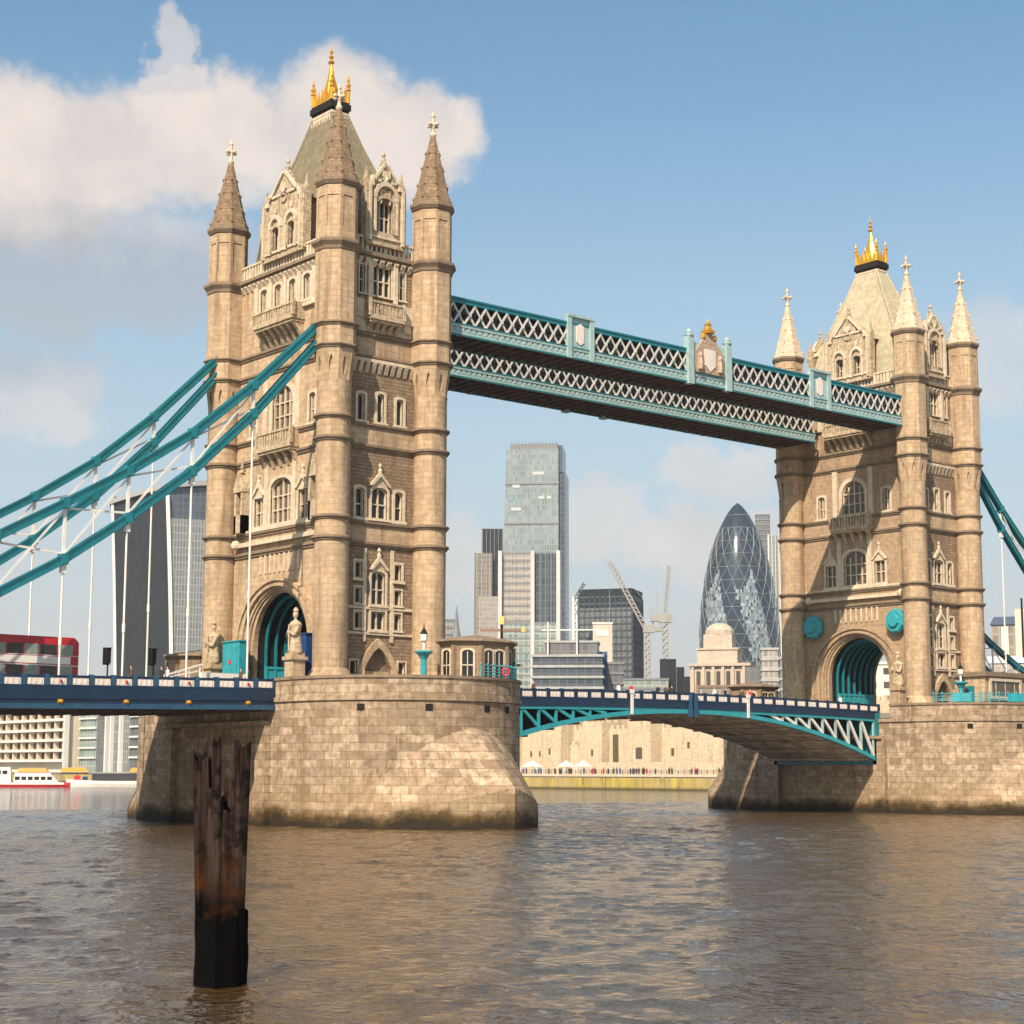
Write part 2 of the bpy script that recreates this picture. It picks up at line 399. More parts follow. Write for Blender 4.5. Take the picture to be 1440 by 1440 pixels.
for (a, b_, c, d_) in ((-3000, 224, Y1, 5000), (-3000, 224, -4000, Y0), (-3000, X0, Y0, Y1), (X1, 224, Y0, Y1)): w.face([(a, c, 0), (b_, c, 0), (b_, d_, 0), (a, d_, 0)])
structure(w.build('river_water_beyond', WATER))

BANKX = 222.0
GROUND = plain('city_ground', (.20, .19, .17), .9, 0, .2, .05)
g = MB(); g.face([(BANKX + 2.0, -4000, 3.7), (5000, -4000, 3.7), (5000, 5000, 3.7), (BANKX + 2.0, 5000, 3.7)])
structure(g.build('ground', GROUND))
m, t, b = new_mat('algae_wall')
pos = t.n('ShaderNodeNewGeometry').outputs['Position']; z = t.n('ShaderNodeSeparateXYZ', ins={0: pos}).outputs[2]
mpv = t.n('ShaderNodeMapping', ins={'Vector': pos, 'Scale': (.5, .5, .12)}).outputs[0]
nn = t.noise(mpv, 1.0, 6, .65)
c1 = t.mix(t.ramp(nn, .35, .65), (.52, .37, .05), (.13, .11, .025))
c1 = t.mix(t.ramp(t.noise(pos, .09, 4, .6), .4, .62), c1, (.36, .27, .13))
c1 = t.mix(t.ramp(z, .9, .2), c1, (.07, .05, .015))
c1 = t.mix(t.ramp(z, 2.9, 3.3), c1, (.50, .43, .33))
lk(t, c1, b.inputs['Base Color']); b.inputs['Roughness'].default_value = .9
ALGAE = m
g = MB()
for k in range(40):
    y0 = -400 + k * 40
    g.box(BANKX, BANKX + 2.2, y0, y0 + 39.6, -1, 3.35)
    g.box(BANKX - .35, BANKX + .6, y0 + 18, y0 + 19, -1, 3.2)
ew = g.build('embankment_wall', ALGAE); tag(ew, 'long river wall with yellow green algae below the pale fortress', 'river wall')
g = MB(); g.box(BANKX - .3, BANKX + 3, -400, 1200, 3.36, 3.95); g.build('coping', TRIM, ew)

# ------------------------------------------------------------------ piers
def arc_pts(n, a0, a1, cx, cy, r):
    return [(cx + r * math.cos(a0 + (a1 - a0) * i / n), cy + r * math.sin(a0 + (a1 - a0) * i / n)) for i in range(n + 1)]
PR, PC, TIP = 10.7, 12.0, 28.0
def stadium(r=PR):
    return arc_pts(36, math.pi, 2 * math.pi, 0, -PC, r) + arc_pts(36, 0, math.pi, 0, PC, r)
def ogive_r(th):
    """radius from (0,-PC) of the pointed starling outline in direction th from the nose"""
    # arc through (10.7,0) tangent and tip (0,-16): circle centre (-k,0) radius k+10.7
    k = (16.0 ** 2 - 10.7 ** 2) / (2 * 10.7); Rr = k + 10.7
    s_, c_ = abs(math.sin(th)), math.cos(th)
    # |(r s + k, r c)| = Rr
    return -k * s_ + math.sqrt(max(0, (k * s_) ** 2 - k * k + Rr * Rr))
def arch_z(th):
    q = abs(th) / R(44); return 8.1 - 4.1 * q ** 1.7 if q < 1 else 4.0 - 7.0 * (q - 1)
def make_pier(label, cx, group):
    o = thing('bridge_pier', label, 'bridge pier', (cx, 0, 0), group)
    b = MB(); pl = stadium(); n = len(pl)
    lens = [0]
    for i in range(n): lens.append(lens[-1] + math.dist(pl[i], pl[(i + 1) % n]))
    zs = [-1.5, 0, 1, 2, 4, 6, 8, 10.25]
    for i in range(n):
        a, c = pl[i], pl[(i + 1) % n]
        for k in range(len(zs) - 1):
            b.face([(cx + a[0], a[1], zs[k]), (cx + c[0], c[1], zs[k]), (cx + c[0], c[1], zs[k + 1]), (cx + a[0], a[1], zs[k + 1])],
                   [(lens[i], zs[k]), (lens[i + 1], zs[k]), (lens[i + 1], zs[k + 1]), (lens[i], zs[k + 1])])
    b.build('shaft', PIER, o, 40)
    # starlings: pointed cutwaters with a sloping stone cap
    for sg in (-1, 1):
        b = MB(); N = 64
        T_ = [R(-88 + 176 * i / N) for i in range(N + 1)]
        prm = []
        L = 0
        for i, th in enumerate(T_):
            ro = ogive_r(th); x = ro * math.sin(th); y = PC + ro * math.cos(th)
            if i: L += math.hypot(x - px, y - py)
            px, py = x, y
            zc = arch_z(th); zo = zc - (ro - 10.7) * (.9 + 1.2 * min(1, abs(th) / R(40))) - .1
            prm.append((x, y, L, zc, zo, th))
        for i in range(N):
            A, B = prm[i], prm[i + 1]
            P = lambda q, z, f=1.0: (cx + q[0] * f, sg * (PC + (q[1] - PC) * f), z)
            if max(A[3], B[3]) < -.6: continue
            b.face([P(A, -1.5), P(B, -1.5), P(B, B[4]), P(A, A[4])], [(A[2], -1.5), (B[2], -1.5), (B[2], B[4]), (A[2], A[4])])
            ri = lambda q: (10.6 * math.sin(q[5]), PC + 10.6 * math.cos(q[5]))
            for k in range(4):
                f1, f2 = k / 4, (k + 1) / 4
                def C(q, f):
                    x = q[0] * (1 - f) + ri(q)[0] * f; y = q[1] * (1 - f) + ri(q)[1] * f
                    e = f; return (cx + x, sg * y, q[4] * (1 - e) + q[3] * e)
                va = [C(A, f1), C(B, f1), C(B, f2), C(A, f2)]
                b.face(va, [(A[2], va[0][2]), (B[2], va[1][2]), (B[2], va[2][2]), (A[2], va[3][2])])
        b.build('cutwater', PIER, o, 35)
    # string course and parapet round the two ends
    def loop(r, z): return [(cx + x, y, z) for x, y in stadium(r)]
    def band(mb, r0, r1, z0, z1, keep=lambda i, j: True):
        A, B = stadium(r1), stadium(r0); nn = len(A)
        for i in range(nn):
            j = (i + 1) % nn
            if not keep(A[i], A[j]): continue
            mb.hexa([(cx + A[i][0], A[i][1], z0), (cx + A[j][0], A[j][1], z0), (cx + B[j][0], B[j][1], z0), (cx + B[i][0], B[i][1], z0),
                     (cx + A[i][0], A[i][1], z1), (cx + A[j][0], A[j][1], z1), (cx + B[j][0], B[j][1], z1), (cx + B[i][0], B[i][1], z1)])
    end = lambda a, c: abs(a[1]) > 9 and abs(c[1]) > 9 and abs(a[1] + c[1]) > 10
    b = MB(); band(b, 10.2, 10.86, 10.25, 10.62); b.build('string_course', PIER, o)
    for sy in (-1, 1):
        half = lambda a, c, sy=sy: end(a, c) and a[1] * sy > 0
        b = MB(); band(b, 10.1, 10.72, 10.62, 12.05, half)
        for sx in (-1, 1): b.box(cx + min(sx * 10.1, sx * 10.72), cx + max(sx * 10.1, sx * 10.72), min(sy * 9.35, sy * 11.9), max(sy * 9.35, sy * 11.9), 10.62, 12.05)
        b.build('parapet', PIER, o, 40)
    for sy in (-1, 1):
        half = lambda a, c, sy=sy: end(a, c) and a[1] * sy > 0
        b = MB(); band(b, 10.0, 10.84, 12.06, 12.30, half)
        for sx in (-1, 1): b.box(cx + min(sx * 10.0, sx * 10.84), cx + max(sx * 10.0, sx * 10.84), min(sy * 9.3, sy * 11.9), max(sy * 9.3, sy * 11.9), 12.06, 12.30)
        b.build('coping', COPING, o, 40)
    b = MB(); b.poly([(x, y) for x, y in stadium(10.3)], lambda u, v, d: (cx + u, v, 11.3 + d), 0.0, -.6); b.build('terrace', PAVE, o)
    for th in (-52, -22, 8, 24, 45, 70):
        b = MB(); a = R(th - 90); c = (cx + 10.49 * math.cos(a), -PC + 10.49 * math.sin(a), 9.4); b.cbox(c, .5, .62, .55, a); b.build('drain_hole', DARK, o)
    # corner recess and bearing ledge under the side span
    for yy in (-8.0, 8.0):
        b = MB(); b.box(cx - 11.3, cx - 10.6, yy - .8, yy + .8, -1, 8.3); b.build('buttress', PIER, o)
        b = MB(); b.box(cx + 10.6, cx + 11.3, yy - .8, yy + .8, -1, 5.4); b.build('buttress', PIER, o)
    b = MB(); b.box(cx - 11.6, cx - 10.65, -8.6, 8.6, 8.35, 8.7)
    b.build('bearing_ledge', PIER, o)
    return o
make_pier('granite bridge pier of the nearer tower, its pointed cutwater fully in view', 0, 'granite bridge piers')
make_pier('granite bridge pier of the farther tower, cut by the right picture edge', 82.3, 'granite bridge piers')

# ------------------------------------------------------------------ towers
TX, TY, TR = 5.345, 9.4, 1.52
WX, WY = 4.65, 8.65       # wall planes: south/north at x = -+WX, east/west at y = -+WY
def faceS(cx, sg=-1): return lambda u, v, d: (cx + sg * (WX + d), -u * sg * -1 if False else u, v)
def faceE(cx, sg=-1): return lambda u, v, d: (cx + u, sg * (WY + d), v)
def opening(c, w_, z0, z1, top='flat', n=10):
    """outline of an opening, counter-clockwise from bottom left"""
    h = w_ / 2
    if top == 'flat': return [(c - h, z0), (c + h, z0), (c + h, z1), (c - h, z1)]
    rise = {'round': h, 'pointed': h * 1.25, 'tudor': h * .55}[top]
    zs = z1 - rise
    pts = [(c - h, z0), (c + h, z0)]
    for i in range(n + 1):
        q = math.pi * i / n
        x = math.cos(q); y = math.sin(q)
        if top == 'pointed': y = y ** .85 * (1 - .0 * abs(x)); y = (1 - abs(x) ** 1.45)
        pts.append((c + h * x, zs + rise * y))
    return pts
def grow(pts, c, z0, t_, tb):
    """outline pushed out by t_ (sides/top) and tb (bottom)"""
    zt = max(p[1] for p in pts); out = []
    hw = max(abs(p[0] - c) for p in pts)
    for (u, v) in pts:
        fu = (u - c) / hw if hw else 0
        out.append((c + (hw + t_) * fu, (v - tb) if v == z0 else v + t_ * (1 - .0 * abs(fu))))
    return out
def window(fn, par, c, w_, z0, z1, top='flat', mull=1, tran=1, trim=.2, glass=None, sill=True, proud=.12, hood=False):
    hole = opening(c, w_, z0, z1, top)
    b = MB()
    g2 = grow(hole, c, z0, trim, trim * .7)
    b.ring(g2 + [g2[0]], hole + [hole[0]], fn, proud, -.1)
    fr = grow(hole, c, z0, -.10, -.10)
    b.ring(hole + [hole[0]], fr + [fr[0]], fn, -.10, -.42)
    h = w_ / 2
    for k in range(mull):
        u = c - h + w_ * (k + 1) / (mull + 1)
        zt = z1 if top == 'flat' else z1 - abs(u - c) / h * (z1 - (z1 - h * .9)) * .9
        q = lambda a, bb, d: fn(a, bb, d)
        b.hexa([q(u - .07, z0, -.16), q(u + .07, z0, -.16), q(u + .07, z0, -.40), q(u - .07, z0, -.40), q(u - .07, zt, -.16), q(u + .07, zt, -.16), q(u + .07, zt, -.40), q(u - .07, zt, -.40)])
    for k in range(tran):
        v = z0 + (z1 - z0) * (k + 1) / (tran + 1) * (1.0 if top == 'flat' else .92)
        b.hexa([fn(c - h, v - .06, -.18), fn(c + h, v - .06, -.18), fn(c + h, v - .06, -.39), fn(c - h, v - .06, -.39), fn(c - h, v + .06, -.18), fn(c + h, v + .06, -.18), fn(c + h, v + .06, -.39), fn(c - h, v + .06, -.39)])
    if sill:
        b.hexa([fn(c - h - trim * 1.4, z0 - trim * 1.1, .24), fn(c + h + trim * 1.4, z0 - trim * 1.1, .24), fn(c + h + trim * 1.4, z0 - trim * 1.1, -.05), fn(c - h - trim * 1.4, z0 - trim * 1.1, -.05),
                fn(c - h - trim * 1.4, z0 - .01, .22), fn(c + h + trim * 1.4, z0 - .01, .22), fn(c + h + trim * 1.4, z0 - .01, -.05), fn(c - h - trim * 1.4, z0 - .01, -.05)])
    if hood:
        zt = z1 + trim
        hw = h + trim + .1; ap = zt + hw * 1.05
        o_ = [(c - hw, zt - .1), (c, ap), (c + hw, zt - .1)]; i_ = [(c - hw + .3, zt - .1), (c, ap - .45), (c + hw - .3, zt - .1)]
        b.ring(o_, i_, fn, .3, -.05)
        b.poly([(c - hw + .3, zt - .1), (c + hw - .3, zt - .1), (c, ap - .45)], fn, .1, -.05)
        p = fn(c, ap, .12); b.lathe(p, [(.16, -.3), (.22, .1), (.10, .3), (.20, .55), (.06, .8)], 6)
    wo = b.build('window', TRIM, par)
    g_ = MB(); g_.poly(fr, fn, -.34, -.37); g_.build('pane', glass or GLASS, wo)
    return hole
def strip(b, fn, u0_, u1_, z0, z1, d0, d1):
    b.hexa([fn(u0_, z0, d0), fn(u1_, z0, d0), fn(u1_, z0, d1), fn(u0_, z0, d1), fn(u0_, z1, d0), fn(u1_, z1, d0), fn(u1_, z1, d1), fn(u0_, z1, d1)])
def corbels(b, fn, u0_, u1_, z0, z1, n, dep=.45):
    for i in range(n):
        u = u0_ + (u1_ - u0_) * (i + .5) / n; hw = (u1_ - u0_) / n * .27
        b.hexa([fn(u - hw, z0, .08), fn(u + hw, z0, .08), fn(u + hw, z0, -.05), fn(u - hw, z0, -.05), fn(u - hw, z1, dep), fn(u + hw, z1, dep), fn(u + hw, z1, -.05), fn(u - hw, z1, -.05)])
        b.hexa([fn(u - hw, z1, dep), fn(u + hw, z1, dep), fn(u + hw, z1, -.05), fn(u - hw, z1, -.05), fn(u - hw, z1 + .12, dep), fn(u + hw, z1 + .12, dep), fn(u + hw, z1 + .12, -.05), fn(u - hw, z1 + .12, -.05)])
def balustrade(b, fn, u0_, u1_, z0, z1, d, pitch_=.5, th=.22):
    strip(b, fn, u0_, u1_, z0, z0 + .22, d, d - th); strip(b, fn, u0_, u1_, z1 - .2, z1, d + .05, d - th - .05)
    n = max(2, int((u1_ - u0_) / pitch_))
    for i in range(n + 1):
        u = u0_ + (u1_ - u0_) * i / n; hw = .11 if i % 4 else .2
        strip(b, fn, max(u0_, u - hw), min(u1_, u + hw), z0 + .22, z1 - .2, d - .02, d - th + .02)
def balcony(par, fn, c, hw, zc, zf, zt, dep, ncorb):
    b = MB(); strip(b, fn, c - hw, c + hw, zf - .3, zf, dep + .1, -.05); strip(b, fn, c - hw + .1, c + hw - .1, zf - .55, zf - .3, dep - .05, -.05)
    for i in range(ncorb):
        u = c - hw + .4 + (2 * hw - .8) * i / (ncorb - 1)
        for (za, zb, da, db) in ((zc, zc + (zf - zc) * .4, .12, dep * .45), (zc + (zf - zc) * .4, zf - .55, dep * .45, dep * .92)):
            b.hexa([fn(u - .2, za, da), fn(u + .2, za, da), fn(u + .2, za, -.05), fn(u - .2, za, -.05), fn(u - .2, zb, db), fn(u + .2, zb, db), fn(u + .2, zb, -.05), fn(u - .2, zb, -.05)])
    balustrade(b, fn, c - hw, c + hw, zf, zt, dep, .42)
    for s_ in (-1, 1):
        strip(b, fn, c + s_ * hw - .14, c + s_ * hw + .14, zf, zt + .12, dep + .12, dep - .2)
        strip(b, fn, c + s_ * (hw - .11) - .1, c + s_ * (hw - .11) + .1, zf, zt - .02, dep - .2, -.05)
    b.build('balcony', CARVED, par)

def arch_profile(hw, zs, rise, n=24, z0=11.3):
    return [(-hw, z0), (-hw, zs)] + [(-hw * math.cos(math.pi * i / n), zs + rise * math.sin(math.pi * i / n)) for i in range(1, n)] + [(hw, zs), (hw, z0)]

def gable(par, fn, c, hw, zb, zsh, zap, wins, dep_back):
    """ornate stone dormer gable with kneelers, pinnacles and tracery"""
    holes = [opening(*q) for q in wins]
    zi = zsh - (zap - zsh) * .35
    out = [(c - hw, zb), (c + hw, zb), (c + hw, zi), (c + hw * .74, zi + .1), (c + hw * .62, zsh), (c + hw * .42, zsh + .15), (c + .22, zap - .5), (c, zap), (c - .22, zap - .5), (c - hw * .42, zsh + .15), (c - hw * .62, zsh), (c - hw * .74, zi + .1), (c - hw, zi)]
    b = MB(); b.poly(out, fn, .35, -.35, holes)
    for s_ in (-1, 1):
        strip(b, fn, c + s_ * hw - .22, c + s_ * hw + .22, zb, zi + .5, .55, -.3)
        p = fn(c + s_ * hw, zi + .5, .12); b.lathe(p, [(.34, 0), (.34, .3), (.22, .35), (.04, 1.5)], 4, math.pi / 4)
        # crockets up the rake
        for k in range(5):
            f = (k + .5) / 5; u = c + s_ * (hw * .42 * (1 - f) + .2 * f); v = zsh + .2 + (zap - .5 - zsh) * f
            p = fn(u, v, .0); b.lathe(p, [(.05, -.2), (.17, 0), (.05, .25)], 5)
        o_ = [(c + s_ * hw * .62, zsh), (c + s_ * .2, zap - .5)]
        for k in range(3):
            u = c + s_ * hw * (.25 + .25 * k) ; strip(b, fn, u - .07, u + .07, zi - 1.4 + .0 * k, zi + (.9 - .6 * k), .46, .3)
    p = fn(c, zap, 0); b.lathe(p, [(.12, -.3), (.25, .1), (.10, .3), (.22, .6), (.04, 1.0)], 6)
    strip(b, fn, c - hw - .1, c + hw + .1, zb - .2, zb + .12, .55, -.3)
    for q in wins:
        hp = opening(*q); hh = grow(hp, q[0], q[2], .2, .1); b.ring(hh[1:] , hp[1:], fn, .5, .3)
    # blind tracery roundel
    zz = zi + .6
    circ = [(c + .55 * math.cos(a * math.pi / 6), zz + .55 * math.sin(a * math.pi / 6)) for a in range(13)]; cir2 = [(c + .38 * math.cos(a * math.pi / 6), zz + .38 * math.sin(a * math.pi / 6)) for a in range(13)]
    b.ring(circ, cir2, fn, .5, .3)
    b.build('gable', CARVED, par)
    # raised tracery: shafts, ledges, arch hoods, shield, stepped kneelers
    b = MB()
    for s_ in (-1, 1):
        strip(b, fn, c + s_ * hw * .93 - .12, c + s_ * hw * .93 + .12, zb + .15, zi + .2, .72, .34)
        strip(b, fn, c + s_ * hw * .80 - .2, c + s_ * hw * .80 + .2, zi + .1, zi + .55, .62, -.3); strip(b, fn, c + s_ * hw * .66 - .2, c + s_ * hw * .66 + .2, zsh, zsh + .4, .62, -.3)
        b.bar(fn(c + s_ * hw * .62, zsh + .1, .42), fn(c + s_ * .2, zap - .5, .42), .3, .26); b.bar(fn(c + s_ * hw * .98, zi, .42), fn(c + s_ * hw * .66, zsh + .1, .42), .3, .26)
    strip(b, fn, c - hw * .92, c + hw * .92, zb + .5, zb + .72, .5, .34)
    strip(b, fn, c - hw * .6, c + hw * .6, zsh - .12, zsh + .12, .5, .34)
    for q in (wins or [(c, 1.6, zb + 1.2, zb + 4.0, 'tudor')]):
        hwq = q[1] / 2; oo = [(q[0] + (hwq + .55) * math.cos(math.pi * k / 10), q[3] - .1 + (hwq + .8) * math.sin(math.pi * k / 10)) for k in range(11)]
        ii_ = [(q[0] + (hwq + .22) * math.cos(math.pi * k / 10), q[3] - .1 + (hwq + .40) * math.sin(math.pi * k / 10)) for k in range(11)]
        b.ring(oo, ii_, fn, .62, .34); p = fn(q[0], q[3] + hwq + .7, .5); b.lathe(p, [(.1, -.1), (.2, .2), (.05, .7)], 6)
        for s_ in (-1, 1): strip(b, fn, q[0] + s_ * (hwq + .38) - .12, q[0] + s_ * (hwq + .38) + .12, q[2] - .1, q[3] - .1, .58, .34)
    b.poly([(c - .45, zsh + .45), (c - .45, zsh + 1.0), (c + .45, zsh + 1.0), (c + .45, zsh + .45), (c, zsh - .0)], fn, .56, .34)
    b.build('tracery', TRIM, par)
    # side cheeks and little roof running back into the main roof
    for s_ in (-1, 1):
        b = MB(); strip(b, fn, c + s_ * hw * .85 - .15, c + s_ * hw * .85 + .15, zb, zi, -.3, -dep_back); b.build('dormer_cheek', COPING, par)  # dark stone on the cheeks stands in for the shaded gap beside the turrets
    b = MB()
    for s_ in (-1, 1):
        b.face([fn(c + s_ * hw * 1.0, zi - .1, -.3), fn(c, zap - .9, -.3), fn(c, zap - .9, -dep_back - 2.0), fn(c + s_ * hw * 1.0, zi - .1, -dep_back)])
    b.build('dormer_roof', SLATE, par)
    return holes

def make_tower(label, cx, group):
    o = thing('stone_tower', label, 'bridge tower', (cx, 0, 11.3), group)
    fE, fW = faceE(cx, -1), faceE(cx, 1)
    fS = lambda u, v, d: (cx - (WX + d), u, v)
    fN = lambda u, v, d: (cx + (WX + d), u, v)
    hE, hS = [], []
    A = lambda L, *a, **k: L.append(window(*a, **k))
    # ---- east face windows
    for c, w_ in ((-1.95, .78), (2.35, .78)):
        A(hE, fE, o, c, w_, 21.5, 22.95, mull=0, tran=0, trim=.24)
        A(hE, fE, o, c, w_, 19.25, 20.65, mull=0, tran=0, trim=.16)
        A(hE, fE, o, c, w_, 17.0, 18.5, mull=0, tran=0, trim=.16)
        A(hE, fE, o, c, .9, 26.95, 29.6, 'tudor', mull=0, tran=1, trim=.26)
        A(hE, fE, o, c, .78, 35.75, 38.2, 'tudor', mull=0, tran=0, trim=.24)
        A(hE, fE, o, c - .1 * (1 if c < 0 else -1), .6, 47.5, 50.1, mull=0, tran=1, trim=.14)
    A(hE, fE, o, 0.2, 1.55, 19.2, 22.2, 'tudor', mull=1, tran=1, hood=True)
    A(hE, fE, o, 0.2, 1.55, 16.95, 18.6, mull=1, tran=0)
    A(hE, fE, o, 0.2, 1.75, 26.95, 29.8, 'tudor', mull=1, tran=1, hood=True)
    A(hE, fE, o, 0.2, .78, 35.75, 38.4, 'tudor', mull=0, tran=0, trim=.24)
    A(hE, fE, o, .2, 2.0, 47.5, 50.35, mull=2, tran=1, trim=.16)
    for c in (-2.35, 2.9): A(hE, fE, o, c, .8, 12.9, 14.2, mull=0, tran=0, trim=.15)
    door = opening(.2, 3.0, 11.3, 15.4, 'pointed'); hE.append(door)
    # ---- south face windows
    for s_ in (-1, 1):
        A(hS, fS, o, s_ * 3.75, 1.6, 27.1, 29.8, 'flat', mull=1, tran=1, trim=.26, glass=GLASSB, hood=True)
        A(hS, fS, o, s_ * 5.0, 1.05, 35.75, 38.5, 'tudor', mull=1, tran=1, trim=.28, glass=GLASSB)
        for q in (1.23, 3.7): A(hS, fS, o, s_ * q, 1.15, 47.5, 49.9, 'tudor', mull=1, tran=0, trim=.26, glass=GLASSB)
    A(hS, fS, o, 0, 3.5, 27.1, 31.3, 'tudor', mull=3, tran=2, trim=.3, glass=GLASSB)
    A(hS, fS, o, 0, 3.5, 35.9, 40.0, 'round', mull=3, tran=2, trim=.45, glass=GLASSB)
    arch_hole = arch_profile(5.95, 15.9, 5.95)[::-1]
    hS2 = hS + [arch_hole]
    # ---- walls
    b = MB(); b.poly([(-4.6, 11.3), (4.6, 11.3), (4.6, 50.9), (-4.6, 50.9)], fE, 0, -.5, hE)
    b.poly([(-4.6, 11.3), (4.6, 11.3), (4.6, 50.9), (-4.6, 50.9)], fW, 0, -.5)
    b.build('granite_wall', ROUGH, o)
    # arch reaches the ground: outline goes round it
    arch_out = [(-8.6, 11.3)] + arch_profile(4.95, 15.9, 4.95) + [(8.6, 11.3), (8.6, 50.9), (-8.6, 50.9)]
    b = MB(); b.poly(arch_out, fS, 0, -.6, hS); b.poly(arch_out, fN, 0, -.6)
    b.build('portal_wall', STONE, o)
    # ---- portal: moulded orders, vault, steel ribs
    for fn in (fS, fN):
        b = MB()
        for (h1, r1, h2, r2, d0, d1) in ((6.8, 6.1, 6.4, 5.85, .55, -.05), (6.4, 5.85, 6.0, 5.6, .36, -.05), (6.0, 5.6, 5.6, 5.35, .50, -.05), (5.6, 5.35, 5.2, 5.1, .22, -.05), (5.2, 5.1, 4.95, 4.95, .05, -.05), (4.95, 4.95, 4.55, 4.8, -.15, -.7)):
            b.ring(arch_profile(h1, 15.9, r1), arch_profile(h2, 15.9, r2), fn, d0, d1)
        b.build('portal_moulding', STONE, o)
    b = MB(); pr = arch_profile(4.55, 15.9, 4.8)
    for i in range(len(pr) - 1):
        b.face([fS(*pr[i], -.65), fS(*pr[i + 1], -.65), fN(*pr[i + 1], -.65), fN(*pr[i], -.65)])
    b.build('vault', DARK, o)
    for k in range(7):
        b = MB(); x = cx - 3.2 + 6.4 * k / 6; fr = lambda u, v, d, x=x: (x + d, u, v)
        b.ring(arch_profile(4.5, 15.9, 4.74), arch_profile(4.22, 15.9, 4.44), fr, .09, -.09); b.build('portal_rib', TEAL, o)
    for s_ in (-1, 1):
        b = MB(); b.box(cx - 3.3, cx + 3.3, s_ * 4.1 - .06, s_ * 4.1 + .06, 11.4, 13.9)
        for k in range(8):
            x = cx - 3.3 + 6.6 * k / 7; b.box(x - .09, x + .09, s_ * 4.1 - .13, s_ * 4.1 + .13, 11.4, 14.1)
        b.box(cx - 3.4, cx + 3.4, s_ * 4.1 - .14, s_ * 4.1 + .14, 13.9, 14.15)
        b.build('portal_hoarding', TEALL, o)
    # doorway in east face
    b = MB(); d1 = opening(.2, 3.0, 11.3, 15.4, 'pointed'); d2 = opening(.2, 4.2, 11.3, 16.2, 'pointed'); b.ring(d2[1:] + [d2[0]], d1[1:] + [d1[0]], fE, .3, -.1)
    strip(b, fE, -1.3, 1.7, 13.0, 13.3, -.25, -.45)
    dd = b.build('doorway', STONE, o)
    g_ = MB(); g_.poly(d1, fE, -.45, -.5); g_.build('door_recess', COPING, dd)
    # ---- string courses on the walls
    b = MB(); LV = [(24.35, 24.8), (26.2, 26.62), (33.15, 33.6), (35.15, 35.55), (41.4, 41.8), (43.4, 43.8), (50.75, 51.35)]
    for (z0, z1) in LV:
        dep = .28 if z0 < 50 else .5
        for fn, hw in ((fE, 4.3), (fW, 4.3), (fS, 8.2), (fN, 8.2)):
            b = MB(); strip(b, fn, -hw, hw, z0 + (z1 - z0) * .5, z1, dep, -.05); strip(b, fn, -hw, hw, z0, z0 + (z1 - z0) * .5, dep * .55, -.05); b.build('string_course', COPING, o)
    # smooth bands between the paired courses
    for fn, hw in ((fE, 4.3), (fW, 4.3)):
        for (z0, z1) in ((24.8, 26.2), (33.6, 35.15), (41.8, 43.4)): b = MB(); strip(b, fn, -hw, hw, z0, z1, .06, -.05); b.build('smooth_band', STONE, o)
    b = MB()
    for fn, hw in ((fE, 4.3), (fW, 4.3)):
        strip(b, fn, -hw, hw, 18.78, 19.02, .16, -.05); strip(b, fn, -hw, hw, 16.5, 16.72, .16, -.05)
        strip(b, fn, -hw, hw, 44.0, 46.8, .05, -.05)
    # stone framing of the low window bay
    for u in (-1.3, 1.7): strip(b, fE, u - .16, u + .16, 15.9, 24.2, .14, -.05)
    for fn in (fE, fW):
        corbels(b, fn, -3.9, 3.9, 40.2, 41.0, 11, .42); strip(b, fn, -4.0, 4.0, 41.12, 41.42, .45, -.05)
    for u in (-1.25, 1.6): strip(b, fE, u - .22, u + .22, 46.8, 50.75, .30, -.05)
    # big windows of the south face: surround piers, panels, ledges
    for fn in (fS, fN):
        for u in (-2.35, 2.35): strip(b, fn, u - .3, u + .3, 26.62, 33.1, .22, -.05); 
        for u in (-2.75, 2.75): strip(b, fn, u - .35, u + .35, 35.55, 41.4, .25, -.05)
        strip(b, fn, -7.4, 7.4, 25.35, 25.75, .42, -.05); strip(b, fn, -7.6, 7.6, 26.62, 26.85, .32, -.05)
        for u in (-4.95, -2.47, 0, 2.47, 4.95): strip(b, fn, u - .3, u + .3, 46.9, 50.7, .2, -.05)
        strip(b, fn, -5.6, 5.6, 46.75, 47.1, .35, -.05)
        for k in range(9): strip(b, fn, -3.2 + .8 * k - .1, -3.2 + .8 * k + .1, 22.6, 24.3, .12, -.05)
        for s_ in (-1, 1):
            p = fn(s_ * 7.1, 25.6, .45); b.sphere(p, .5, 8, 6)
    b.build('dressed_trim', TRIM, o)
    # niches with canopies
    for s_ in (-1, 1):
        b = MB(); c = s_ * 6.35
        strip(b, fS, c - .75, c - .4, 26.7, 31.0, .75, -.05); strip(b, fS, c + .4, c + .75, 26.7, 31.0, .75, -.05); strip(b, fS, c - .75, c + .75, 26.7, 28.4, .75, -.05)
        b.poly([(c - .8, 30.6), (c + .8, 30.6), (c + .8, 31.0), (c, 32.6), (c - .8, 31.0)], fS, .85, -.05)
        p = fS(c, 32.5, .4); b.lathe(p, [(.3, 0), (.12, .3), (.2, .5), (.03, 1.0)], 6)
        n_ = b.build('niche', CARVED, o)
        g_ = MB(); strip(g_, fS, c - .4, c + .4, 28.4, 30.6, .12, .02); g_.build('recess', DARK, n_)  # near-black plate paints in the shade inside the niche
    # ---- balconies
    balcony(o, fS, 0, 2.9, 32.3, 34.1, 35.6, 1.0, 5)
    balcony(o, fS, 0, 3.4, 43.9, 45.9, 47.2, 1.35, 7)
    balcony(o, fE, .2, 1.9, 43.95, 45.3, 46.75, .95, 5)
    for cc in (-2.6, 3.0):
        b = MB(); strip(b, fE, cc - .55, cc + .55, 45.2, 46.9, .4, -.05); strip(b, fE, cc - .4, cc + .4, 44.4, 45.2, .25, -.05); b.build('bracket', TRIM, o)
